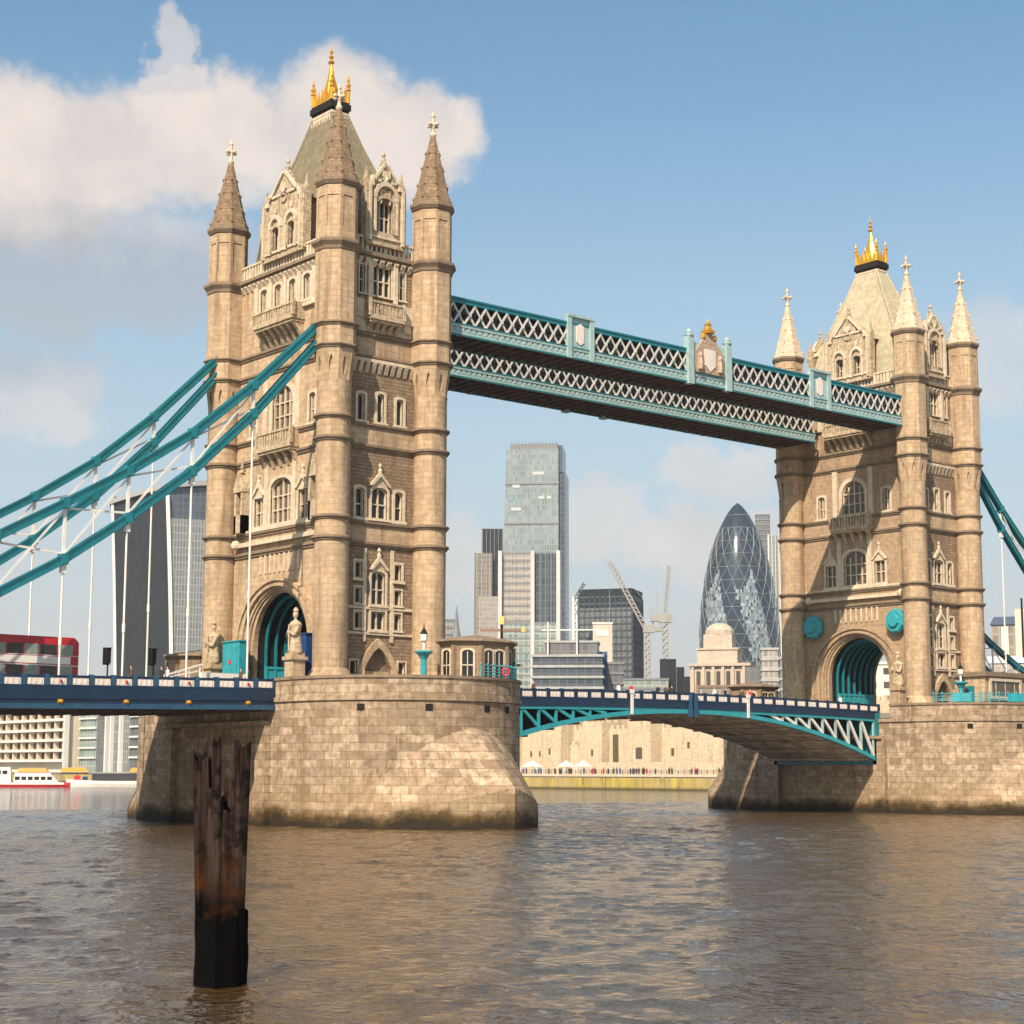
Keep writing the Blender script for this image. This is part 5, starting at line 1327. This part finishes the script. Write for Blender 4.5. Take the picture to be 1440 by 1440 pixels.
o = city('green_office', 'low green glazed office below the two cranes', 44.05, 640, 'office block')
block(o, F_TEAL, -9, 11, 0, 18, 3.7, 38, bands=3.3, bmat=GREYC, bd=.2)
o = city('stepped_roof_block', 'small dark stepped block right of the second crane', 45.2, 650, 'office block')
block(o, F_CHAR, -5, 1, 0, 12, 3.7, 46); block(o, F_CHAR, 1.1, 4, 0, 12, 3.7, 43, 'lower_step'); block(o, F_CHAR, 4.1, 7.5, 0, 12, 3.7, 39.5, 'lowest_step')
o = city('grey_block', 'grey block with a small spire rising behind the left pier cabin', 38.0, 900, 'office block')
block(o, F_GREY, -10, 1.5, 0, 14, 3.7, 82, bands=3.6, bmat=GREYC); block(o, F_STEEL, 4, 15, 2, 14, 3.7, 70, 'low_wing', 3.6, GREYC)
b = MB(); b.lathe((1.8, 0, 0), [(3, 0), (3, 66), (1.4, 74), (.1, 86)], 8); b.build('spire', GREYC, o, local=True)
# gherkin shaped tower
o = city('bullet_tower', 'bullet shaped glass tower with dark spiral bands and white diagonal grid', 47.35, 1200)
prof = lambda t: 27.4 * (max(0.0, 1 - max(0, (t - .42) / .58) ** 2.25) ** .72 if t > .42 else 1 - .13 * ((.42 - t) / .42) ** 1.7)
HG, NR, NA = 184.5, 80, 144
b = MB(); rg = random.Random(3)
def gp(i, k, dr=0.0):
    t_ = i / NR; r_ = max(.05, prof(min(t_, 1))) + dr; a = 2 * math.pi * (k + .5 * (i % 2) * 0) / NA
    return (r_ * math.cos(a), r_ * math.sin(a), HG * t_)
for i in range(NR):
    for k in range(NA):
        ph_ = (k / NA * 6 + i / NR * 1.55) % 1.0
        ph_ += rg.uniform(-.05, .05); mi = 1 if ph_ < .42 else (0 if rg.random() < .36 else 2 if rg.random() < .8 else 3)
        if i > NR * (.70 + .05 * math.cos(k * math.pi / 12)): mi = 1 if rg.random() < .6 else 3
        b.face([gp(i, k), gp(i, k + 1), gp(i + 1, k + 1), gp(i + 1, k)], None, mi)
gl = [plain('pale_diamond_glass', (.27, .31, .32), .14), plain('dark_spiral_glass', (.018, .028, .042), .10), plain('mid_diamond_glass', (.15, .19, .21), .14), plain('dark_cap_glass', (.03, .04, .05), .12)]
b.build('glazed_skin', gl, o, local=True)
b = MB()
for s_ in (-1, 1):
    for q in range(18):
        for i in range(0, NR - 8, 2):
            ka = q * 8 + s_ * i * 1.0; kb = q * 8 + s_ * (i + 2) * 1.0
            b.bar(gp(i, ka, .15), gp(i + 2, kb, .15), .38, .25)
b.build('diagonal_grid', plain('pale_grid_paint', (.16, .19, .20), .5), o, local=True)
b = MB()
for i in range(0, NR, 4):
    for k in range(0, NA, 4): b.bar(gp(i, k, .1), gp(i, k + 4, .1), .3, .35)
b.build('floor_ring', GREYC, o, local=True)
o = city('grey_slab', 'grey slab towers behind the right shoulder of the bullet shaped tower', 48.3, 1400, group=None)
block(o, F_STEEL, -9, 2, 0, 20, 3.7, 209, bands=4, bmat=GREYC); block(o, F_GREY, 1, 14, -3, 16, 3.7, 192, 'lower_slab', fins=2.5, fmat=OFFW); block(o, F_TAN, 10, 24, -8, 10, 3.7, 176, 'low_slab', fins=3, fmat=OFFW)
# stepped stone tower of a port building
o = city('stepped_stone_building', 'cream stepped stone tower before the bullet shaped glass tower', 46.65, 620, 'stone building', turn=-8)
block(o, PORTST, -10, 11, 0, 24, 3.7, 41.5, 'base'); block(o, PORTST, -7.6, 6.5, 2, 16, 41.5, 48, 'middle_stage'); block(o, PORTST, -5.6, 4.5, 3.5, 14, 48, 53, 'upper_stage')
b = MB(); b.lathe((-.55, 8.5, 49.3), [(5.2, 0), (5.2, 1.5), (4.2, 3.0), (2.4, 4.0), (.2, 4.4)], 12); b.build('cap', PORTST, o, local=True)
b = MB()
for x in (-7, -3.5, 0, 3.5, 7): b.box(x - .7, x + .7, -.25, .1, 30, 36)
b.build('opening', plain('shaded_opening', (.06, .05, .04), .8), o, local=True)
b = MB()
for x in (-9, -5.2, -1.7, 1.7, 5.2, 9): b.box(x - .5, x + .5, -.9, -.02, 22, 38)
b.box(-10.5, 11.5, -1.2, 24.5, 37.81, 38.8); b.box(-8, 7, 1.6, 16.4, 43.7, 44.4); b.build('colonnade', PORTST, o, local=True)
o = city('brown_brick_block', 'low brown brick block below the cream stepped stone tower', 46.9, 560, 'building')
block(o, F_BROWN, -9, 7, 0, 12, 3.7, 31.5, bands=3.4, bmat=plain('brown_band', (.2, .13, .1), .8), fins=2.4, fmat=plain('brown_pier', (.24, .16, .12), .8))
o = city('grey_stone_block', 'grey stone blocks at the foot of the bullet tower beside the farther bridge tower', 48.1, 600, 'building')
block(o, F_STEEL, -6, -1, 0, 14, 3.7, 40); block(o, F_TAN, -.5, 5, -1, 12, 3.7, 46, 'middle_block', 3.5, PALEB); block(o, F_GREY, 5.5, 12, 0, 12, 3.7, 43, 'end_block', 3.5, PALEB)
o = city('grey_stone_block', 'cream office seen through the portal of the farther bridge tower', 52.3, 560, 'building')
block(o, F_CREAM, -14, 14, 0, 14, 3.7, 38); b = MB(); b.box(-14.4, 14.4, -.4, 14.4, 34.4, 35.2); b.build('cornice', OFFW, o, local=True)
# flared tower on the left
o = city('flared_tower', 'dark flared tower with a curved roof behind the chains left of the nearer tower', 29.0, 950, turn=0)
b = MB(); NZ = 24
def wid(t_): return 1 + .26 * t_ ** 1.4
def foot(t_):
    w1, d1 = 27.5 * wid(t_), 42 * (1 + .10 * t_)
    P_ = []
    for i in range(9): f = i / 8; P_.append((-w1 * (1 - f) , (-1.5 * math.sin(math.pi * f)) * 0 + (1.6 * math.sin(math.pi * f))))
    for i in range(1, 9): f = i / 8; P_.append((-0 + 0 + (1.4 * math.sin(math.pi * f)) * -1, d1 * f))
    return P_
left = [[(p[0], p[1], 148 * k / NZ) for p in foot(k / NZ)] for k in range(NZ + 1)]
def sheet(rows, a, c, z0, z1):
    m_ = MB()
    for k in range(z0, z1):
        for i in range(a, c): m_.face([rows[k][i], rows[k][i + 1], rows[k + 1][i + 1], rows[k + 1][i]])
    return m_
# dark face to the left of the corner, grey face to the right
cxo = lambda t_: -5.8 * t_ ** 1.6
def dface(t_, f): return (cxo(t_) - 29.5 * (1 - f), 12 * (1 - f) + 0.8 * math.sin(math.pi * f), 148 * t_)
def gface(t_, f): return (cxo(t_) + (60 + 5.8 * t_) * f, 8 * f + 1.2 * math.sin(math.pi * f), 148 * t_)
b = MB()
for k in range(NZ):
    for i in range(8): b.face([dface(k / NZ, i / 8), dface(k / NZ, (i + 1) / 8), dface((k + 1) / NZ, (i + 1) / 8), dface((k + 1) / NZ, i / 8)])
b.build('dark_facade', F_CHAR, o, local=True)
b = MB()
for k in range(NZ - 2):
    for i in range(8): b.face([gface(k / NZ, i / 8), gface(k / NZ, (i + 1) / 8), gface((k + 1) / NZ, (i + 1) / 8), gface((k + 1) / NZ, i / 8)])
b.build('grey_facade', F_GREY, o, local=True)
b = MB(); zz = 148 * (NZ - 2) / NZ
b.hexa([(-5, 1.5, zz), (60, 9, zz), (60, 44, zz), (-24, 44, zz), (-5.5, 1.5, 152), (60, 9, 156), (60, 44, 156), (-26, 44, 150)]); b.build('sky_garden_glazing', F_DARK, o, local=True)
for f_, w_ in ((1.0, 2.0), (0, 1.4)):
    b = MB()
    for k in range(NZ): b.bar(dface(k / NZ, f_), dface((k + 1) / NZ, f_), w_, w_)
    b.build('corner_fin', OFFW, o, local=True)
b = MB(); n_ = 16
def roofz(x): return 157.5 - ((x - 30) / 66) ** 2 * 11
for i in range(n_):
    xa, xb = -36.5 + 97.5 * i / n_, -36.5 + 97.5 * (i + 1) / n_
    ya = lambda x: (-(x + 5.8) / 29.5 * 12 - 1.5) if x < -5.8 else (x + 5.8) / 66 * 8 - 1.5
    b.hexa([(xa, ya(xa), roofz(xa) - 2.6), (xb, ya(xb), roofz(xb) - 2.6), (xb, 46, roofz(xb) - 2.6), (xa, 46, roofz(xa) - 2.6), (xa, ya(xa), roofz(xa)), (xb, ya(xb), roofz(xb)), (xb, 46, roofz(xb)), (xa, 46, roofz(xa))])
b.build('curved_roof', plain('pale_roof_rim', (.27, .27, .26), .5), o, local=True)
b = MB(); b.box(-27, 0, 13.5, 44, 0, 146); b.box(0.2, 59, 10, 44, 0, 134); b.build('core', F_CHAR, o, local=True)
# riverside buildings on the far left
o = thing('riverside_hotel', 'cream riverside hotel with balcony bands under the left deck', 'hotel', (236, 575, 3.7))
b = MB(); b.box(236.5, 252, 541, 640, 3.7, 33); b.build('wall', plain('hotel_cream_render', (.66, .56, .42), .7, 0, .06, .1), o)
b = MB()
for z in (9.0, 13.2, 17.4, 21.6, 25.8, 30.0, 33.0): b.box(233.6, 236.45, 540.5, 640, z - .9, z + .15)
b.box(234.2, 236.45, 539.6, 540.4, 3.7, 33); b.build('balcony_band', OFFW, o)
for k in range(12):
    for z in (9.4, 13.6, 17.8, 22.0, 26.2):
        y = 543 + 8 * k; b = MB(); b.box(236.3, 236.55, y, y + 5.6, z, z + 2.6); b.build('window', GLASS if (k + int(z)) % 4 else GLASSB, o)
b = MB()
for k in range(13): b.box(234.3, 236.4, 539.8 + 8 * k + .65, 541.4 + 8 * k, 9.2, 29)
b.build('pier', plain('hotel_pier', (.60, .48, .34), .7), o)
b = MB(); b.box(237, 251, 542, 640, 3.7, 8.0); b.build('dark_ground_floor', DARK, o)
o = thing('glass_office', 'grey glass riverside office right of the cream hotel', 'office block', (240, 510, 3.7))
for (y0, y1, mt, zt_) in ((522, 537, F_TEAL, 32), (508, 521.5, F_STEEL, 31), (494, 507.5, F_GREY, 33), (470, 493.5, F_STEEL, 30)):
    b = MB(); b.box(240, 256, y0, y1, 3.7, zt_); b.build('facade', mt, o)
b = MB()
for y in (507.8, 512, 500): b.box(238.6, 240, y - .6, y + .6, 3.7, 33.5)
b.build('white_fin', OFFW, o)
for (ya_, yb_) in ((522, 537), (470, 493)):
    for z in (10, 14, 18, 22, 26, 30): b = MB(); b.box(239.2, 239.98, ya_, yb_, z - .6, z + .1); b.build('floor_band', OFFW, o)
# buildings behind the farther tower on the right
o = city('gabled_riverside_block', 'cream and brown building with blue grey roofs at the right picture edge', 56.2, 480, 'building', turn=-6)
block(o, F_BROWN, -8, 30, 2, 16, 3.7, 43.5, 'wall'); block(o, plain('pale_stone_bay', (.60, .50, .38), .7), -1.6, 3.4, 0, 14, 3.7, 47.5, 'tower_bay')
for x in (-4.5, 6.2): block(o, plain('cream_bay', (.66, .62, .48), .6), x - .9, x + .9, 1.3, 2, 32, 43, 'bay_window')
b = MB(); 
for (xa, xb) in ((-8.4, -1.8), (3.6, 30)): b.hexa([(xa, 1.6, 39.9), (xb, 1.6, 39.9), (xb, 16.4, 39.9), (xa, 16.4, 39.9), (xa + .8, 5, 42.3), (xb, 5, 42.3), (xb, 13, 42.3), (xa + .8, 13, 42.3)])
b.build('roof', plain('blue_grey_slate', (.07, .09, .13), .5), o, local=True)
b = MB(); b.box(-9, 30, -1.5, 1.8, 29.5, 31.3); b.build('white_ledge', OFFW, o, local=True)
b = MB(); b.box(-8, 30, -1.2, 1.8, 0, 29.4); b.build('front_range', F_TAN, o, local=True)
b = MB(); b.tube((.4, -1.6, 31), (.4, -1.6, 46.5), .28, 6); tag(b.build('flue', DARK, o, local=True), '', '') if False else b.build('flue', DARK, o, local=True)

# ------------------------------------------------------------------ cranes
def lattice_bar(b, p, q, w, n, th):
    p, q = Vector(p), Vector(q); d = (q - p).normalized(); sd = (Vector((0, 0, 1)).cross(d) if abs(d.z) < .9 else Vector((1, 0, 0)).cross(d)).normalized(); u = d.cross(sd)
    cs = [(sd * a + u * c) * w / 2 for a, c in ((1, 1), (1, -1), (-1, -1), (-1, 1))]
    for c in cs: b.bar(p + c, q + c, th)
    for k in range(n):
        a = p + (q - p) * (k / n); e = p + (q - p) * ((k + 1) / n)
        for i in range(4): b.bar(a + cs[i], e + cs[(i + 1) % 4], th * .8)
o = city('tower_crane', 'cream luffing crane with its jib leaning left over the dark office', 44.4, 700, 'crane')
b = MB(); lattice_bar(b, (0, 0, 0), (-.5, 0, 56), 2.2, 22, .5); b.build('mast', CRANE, o, local=True)
b = MB(); b.box(-2.2, 2.5, -1.5, 1.5, 56, 59); b.box(2, 6, -1.3, 1.3, 56.4, 58); b.build('cab', CRANE, o, local=True)
b = MB(); lattice_bar(b, (-1.5, 0, 58.5), (-15.5, 0, 85), 1.6, 16, .42); b.build('jib', CRANE, o, local=True)
b = MB(); b.bar((2, 0, 58), (1.2, 0, 66), .4); b.bar((1.2, 0, 66), (-15.3, 0, 85), .12); b.bar((1.2, 0, 66), (5.5, 0, 58), .15); b.bar((-15.5, 0, 85), (-15.5, 0, 52), .12); b.build('stay', CRANE, o, local=True)
o = city('tower_crane', 'second cream crane with its jib raised almost upright', 44.95, 700, 'crane')
b = MB(); lattice_bar(b, (0, 0, 0), (0, 0, 60), 2.4, 24, .5); b.build('mast', CRANE, o, local=True)
b = MB(); b.box(-2.5, 2.5, -1.6, 1.6, 60, 63.5); b.box(-6, -2.2, -1.5, 1.5, 60.5, 63); b.build('cab', CRANE, o, local=True)
b = MB(); lattice_bar(b, (0, 0, 63), (1.8, 0, 83), 1.3, 14, .36); b.build('jib', CRANE, o, local=True)
b = MB(); b.bar((-3, 0, 63), (-3.6, 0, 74), .4); b.bar((-3.6, 0, 74), (1.8, 0, 83), .12); b.build('stay', CRANE, o, local=True)
o = city('roof_crane', 'small dark green crane jib above the gap right of the wedge tower', 42.05, 980, 'crane')
b = MB(); lattice_bar(b, (0, 0, 0), (0, 0, 97), 1.8, 20, .4); b.build('mast', plain('dark_green_paint', (.05, .08, .06), .6), o, local=True)
b = MB(); lattice_bar(b, (-1, 0, 97), (4.5, 0, 106), 1.3, 6, .4); b.build('jib', MATS['dark_green_paint'], o, local=True)

# ------------------------------------------------------------------ fortress on the far bank
o = thing('fortress', 'pale sunlit castle walls and towers seen under the bascule', 'castle', (250, 230, 3.7))
fx = 250.0
def fbox(nm, x0, x1, y0, y1, z0, z1, mer=True, mat=None):
    b = MB(); b.box(x0, x1, y0, y1, z0, z1)
    if mer:
        n = max(2, int((y1 - y0) / 2.2))
        for k in range(n): yy = y0 + (y1 - y0) * (k + .25) / n; b.box(x0 + .01, x0 + .9, yy, yy + (y1 - y0) / n * .55, z1, z1 + 1.1)
        n = max(2, int((x1 - x0) / 2.2))
        for k in range(n):
            xx = x0 + (x1 - x0) * (k + .25) / n; b.box(xx, xx + (x1 - x0) / n * .55, y0 + .01, y0 + .8, z1, z1 + 1.1); b.box(xx, xx + (x1 - x0) / n * .55, y1 - .8, y1 - .01, z1, z1 + 1.1)
    return b.build(nm, mat or CREAM, o)
fbox('curtain_wall', fx, fx + 3, 150, 252.5, 3.7, 16.5); fbox('curtain_wall', fx, fx + 3, 256.4, 340, 3.7, 16.5); fbox('gate_recess', fx + 8, fx + 9, 250, 259, 3.7, 15.5); fbox('gate_house', fx - 1.5, fx + 4, 237, 242.9, 3.7, 12.2)
fbox('inner_wall', fx + 24, fx + 28, 140, 350, 3.7, 23.0)
for (y0, y1, pr_, zt_) in ((266, 274, 3.5, 19.5), (243, 252, 5, 20.0), (228, 236, 3, 18.5), (207, 216, 4.5, 20.5), (180, 190, 4, 19), (287, 297, 4, 20)): fbox('wall_tower', fx - pr_, fx + 5, y0, y1, 3.7, zt_)
fbox('low_wall', fx - 9, fx - 8, 150, 224, 3.7, 7.2, False)
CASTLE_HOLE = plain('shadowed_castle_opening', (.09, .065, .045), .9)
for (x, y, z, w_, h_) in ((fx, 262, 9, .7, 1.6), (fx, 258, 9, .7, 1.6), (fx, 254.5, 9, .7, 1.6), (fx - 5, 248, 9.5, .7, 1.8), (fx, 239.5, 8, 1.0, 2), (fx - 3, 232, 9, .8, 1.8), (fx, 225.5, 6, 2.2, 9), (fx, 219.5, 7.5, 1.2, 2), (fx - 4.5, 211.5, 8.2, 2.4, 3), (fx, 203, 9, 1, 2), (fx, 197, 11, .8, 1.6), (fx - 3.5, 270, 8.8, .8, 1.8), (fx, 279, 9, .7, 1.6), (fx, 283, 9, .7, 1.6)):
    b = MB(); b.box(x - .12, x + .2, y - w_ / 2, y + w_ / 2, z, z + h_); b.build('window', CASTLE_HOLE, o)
b = MB()
for (y0, y1) in ((152, 206), (218, 242), (254, 286)): b.hexa([(fx + 12, y0, 16), (fx + 22, y0, 16), (fx + 22, y1, 16), (fx + 12, y1, 16), (fx + 16.5, y0, 20.5), (fx + 17.5, y0, 20.5), (fx + 17.5, y1, 20.5), (fx + 16.5, y1, 20.5)])
b.build('lead_roof', plain('warm_tile_roof', (.30, .20, .13), .8), o)
# wharf railing and visitors
o = thing('wharf_railing', 'long dark railing along the far wharf edge', 'railing', (BANKX + .8, 230, 3.95))
b = MB()
for k in range(170): y = 60 + 2.0 * k; b.box(BANKX + .7, BANKX + .8, y, y + .1, 3.95, 5.05)
for z in (4.35, 4.7, 5.05): b.box(BANKX + .71, BANKX + .79, 60, 400, z - .03, z + .03)
b.build('rails', DARK, o)
cr = MB(); rc = random.Random(5)
for k in range(110):
    y = rc.uniform(150, 300); x = BANKX + rc.uniform(1.6, 9); h_ = rc.uniform(1.55, 1.85)
    cr.lathe((x, y, 3.95), [(.16, 0), (.2, .5), (.26, .95), (.28, 1.3), (.16, h_ - .33), (.09, h_ - .27), (.13, h_ - .12), (.02, h_)], 7, 0, 1, 1, True, rc.choice((0, 0, 0, 1, 2, 3, 4, 4)))
o = cr.build('crowd', CLOTHS, None, origin=(BANKX + 5, 225, 3.95)); o['kind'] = 'stuff'; o['label'] = 'crowd of tiny visitors strolling along the far wharf'; o['category'] = 'crowd'
def tent(y, w_, label, mat):
    o = thing('market_tent', label, 'tent', (BANKX + 12, y, 3.7), 'tents on the far wharf')
    b = MB(); x = BANKX + 12; b.hexa([(x - w_ / 2, y - w_ / 2, 6.0), (x + w_ / 2, y - w_ / 2, 6.0), (x + w_ / 2, y + w_ / 2, 6.0), (x - w_ / 2, y + w_ / 2, 6.0), (x - .2, y - .2, 7.6), (x + .2, y - .2, 7.6), (x + .2, y + .2, 7.6), (x - .2, y + .2, 7.6)]); b.build('canopy', mat, o)
    for sx in (-1, 1):
        for sy in (-1, 1): b = MB(); b.tube((x + sx * w_ * .47, y + sy * w_ * .47, 3.7), (x + sx * w_ * .47, y + sy * w_ * .47, 6.0), .07, 6); b.build('leg', WHITE, o)
tent(243, 4.5, 'white peaked tent on the wharf left of the castle arch', WHITE); tent(228.5, 3.4, 'small white tent on the wharf below the tall castle opening', WHITE); tent(221.5, 3.4, 'pale tent on the wharf right of the tall castle opening', PANELW)

# ------------------------------------------------------------------ boats and pontoon
def hull(par, L_, Wd, H_, mat, nm='hull', sheer=.5):
    b = MB(); n = 12; rows = []
    for i in range(n + 1):
        f = i / n; x = -L_ / 2 + L_ * f; w_ = Wd / 2 * (1 - max(0, (f - .62) / .38) ** 2.2) * (.92 + .08 * min(1, f * 5)) ; w_ = max(w_, .05)
        zt_ = H_ + sheer * max(0, (f - .5) / .5) ** 2
        rows.append([(x, -w_ * .8, -.4), (x, -w_, H_ * .5), (x, -w_, zt_), (x, w_, zt_), (x, w_, H_ * .5), (x, w_ * .8, -.4)])
    for i in range(n):
        for k in range(5): b.face([rows[i][k], rows[i + 1][k], rows[i + 1][k + 1], rows[i][k + 1]])
        b.face([rows[i][5], rows[i + 1][5], rows[i + 1][0], rows[i][0]])
    b.face(rows[0]); b.face(rows[-1]); return b.build(nm, mat, par, local=True)
ax_, ay_ = ground_at(24.2, 500)
o = thing('river_cruiser', 'white river cruiser with red hull and orange canopy moored on the far left', 'boat', (ax_, ay_, 0), None, R(-24.6 + 176))
hull(o, 30, 5.6, 1.3, REDB)
b = MB(); b.box(-13.5, 11, -2.85, 2.85, .75, 1.32); b.build('rubbing_band', WHITE, o, local=True)
b = MB(); b.hexa([(-12, -2.4, 1.35), (0, -2.4, 1.35), (0, 2.4, 1.35), (-12, 2.4, 1.35), (-9.5, -2.1, 4.0), (-.5, -2.1, 4.0), (-.5, 2.1, 4.0), (-9.5, 2.1, 4.0)]); b.build('saloon', WHITE, o, local=True)
b = MB(); b.hexa([(-9.2, -2.3, 4.02), (-1, -2.3, 4.02), (-1, 2.3, 4.02), (-9.2, 2.3, 4.02), (-8.5, -2, 5.2), (-1.5, -2, 5.2), (-1.5, 2, 5.2), (-8.5, 2, 5.2)]); b.build('canopy', ORANGE, o, local=True)
b = MB(); b.hexa([(.5, -2.3, 1.35), (10, -2.0, 1.35), (10, 2.0, 1.35), (.5, 2.3, 1.35), (.8, -2.1, 5.4), (8, -1.8, 5.4), (8, 1.8, 5.4), (.8, 2.1, 5.4)]); b.build('wheelhouse', WHITE, o, local=True)
b = MB()
for k in range(6): b.box(-10.2 + 1.7 * k, -9.0 + 1.7 * k, -2.42, 2.42, 2.0, 2.9)
for k in range(4): b.box(1.6 + 1.7 * k, 2.8 + 1.7 * k, -2.28, 2.28, 3.6, 4.5)
b.build('window', GLASS, o, local=True)
ax_, ay_ = ground_at(27.15, 505)
o = thing('river_launch', 'long low white launch with red and blue bow left of the nearer pier', 'boat', (ax_, ay_, 0), None, R(-27.1 + 180))
hull(o, 24, 4.2, 1.7, WHITE)
b = MB(); b.box(-11, 5, -1.8, 1.8, 1.71, 3.6); b.build('saloon', plain('dark_tinted_saloon', (.05, .05, .055), .3), o, local=True)
b = MB(); b.box(-11.3, 5.4, -2.0, 2.0, 3.61, 3.8); b.build('roof', GREYC, o, local=True)
b = MB(); b.box(6.2, 7.6, -1.6, 1.6, 1.8, 2.9); b.build('blue_locker', ROYAL, o, local=True)
b = MB(); b.box(8.2, 9.8, -1.1, 1.1, 2.0, 3.2); b.build('red_locker', REDB, o, local=True)
ax_, ay_ = ground_at(25.6, 540)
o = thing('floating_pier', 'dark floating pier with orange awnings behind the moored boats', 'pontoon', (ax_, ay_, 0), None, R(-25.6))
b = MB(); b.box(-45, 45, -4, 4, -.3, 1.2); b.build('pontoon', DARK, o, local=True)
b = MB(); b.box(-45, 30, -2.5, 2.5, 3.6, 4.0)
for k in range(16): b.box(-44 + 4.9 * k, -43.7 + 4.9 * k, -2.4, -2.1, 1.2, 3.6); b.box(-44 + 4.9 * k, -43.7 + 4.9 * k, 2.1, 2.4, 1.2, 3.6)
b.build('shelter', GREYC, o, local=True)
for x in (4, 24): b = MB(); b.hexa([(x - 4, -3, 4.1), (x + 4, -3, 4.1), (x + 4, 3, 4.1), (x - 4, 3, 4.1), (x - 3.4, -.4, 5.4), (x + 3.4, -.4, 5.4), (x + 3.4, .4, 5.4), (x - 3.4, .4, 5.4)]); b.build('awning', ORANGE, o, local=True)

# navigation signal arms beside the nearer cabin
o = thing('signal_mast', 'mast with brown horizontal arms at the right end of the nearer pier', 'signal mast', (8.0, -16.6, 11.3))
b = MB(); b.tube((8.0, -16.6, 11.3), (8.0, -16.6, 17.4), .12, 8); b.build('mast', DARK, o)
RST = plain('rusty_beam', (.22, .13, .08), .7)
for (z, a, c) in ((16.9, -1.9, 1.9), (13.8, 0, 1.9)):
    b = MB(); b.bar((8.0 + rx * a, -16.6 + ry * a, z), (8.0 + rx * c, -16.6 + ry * c, z), .16, .22); b.build('arm', RST, o)
b = MB(); b.cbox((8.0 + rx * 1.9, -16.6 + ry * 1.9, 16.75), .34, .34, .4, -yaw); b.cbox((8.0, -16.6, 17.4), .4, .4, .7, -yaw); b.build('lamp', plain('amber_lens', (.7, .42, .10), .4), o)

# ------------------------------------------------------------------ thin river haze
m = bpy.data.materials.new('haze'); m.use_nodes = True; m.node_tree.nodes.clear(); t = NT(m.node_tree)
v = t.n('ShaderNodeVolumePrincipled', ins={'Color': (.93, .95, 1.0, 1), 'Density': .00009, 'Anisotropy': .2})
lk(t, v.outputs[0], t.n('ShaderNodeOutputMaterial').inputs['Volume'])
b = MB(); b.box(-3200, 5200, -4200, 5200, -6, 252); o = b.build('haze', m); o['kind'] = 'stuff'; o['label'] = 'thin pale haze over the river and city'; o['category'] = 'haze'
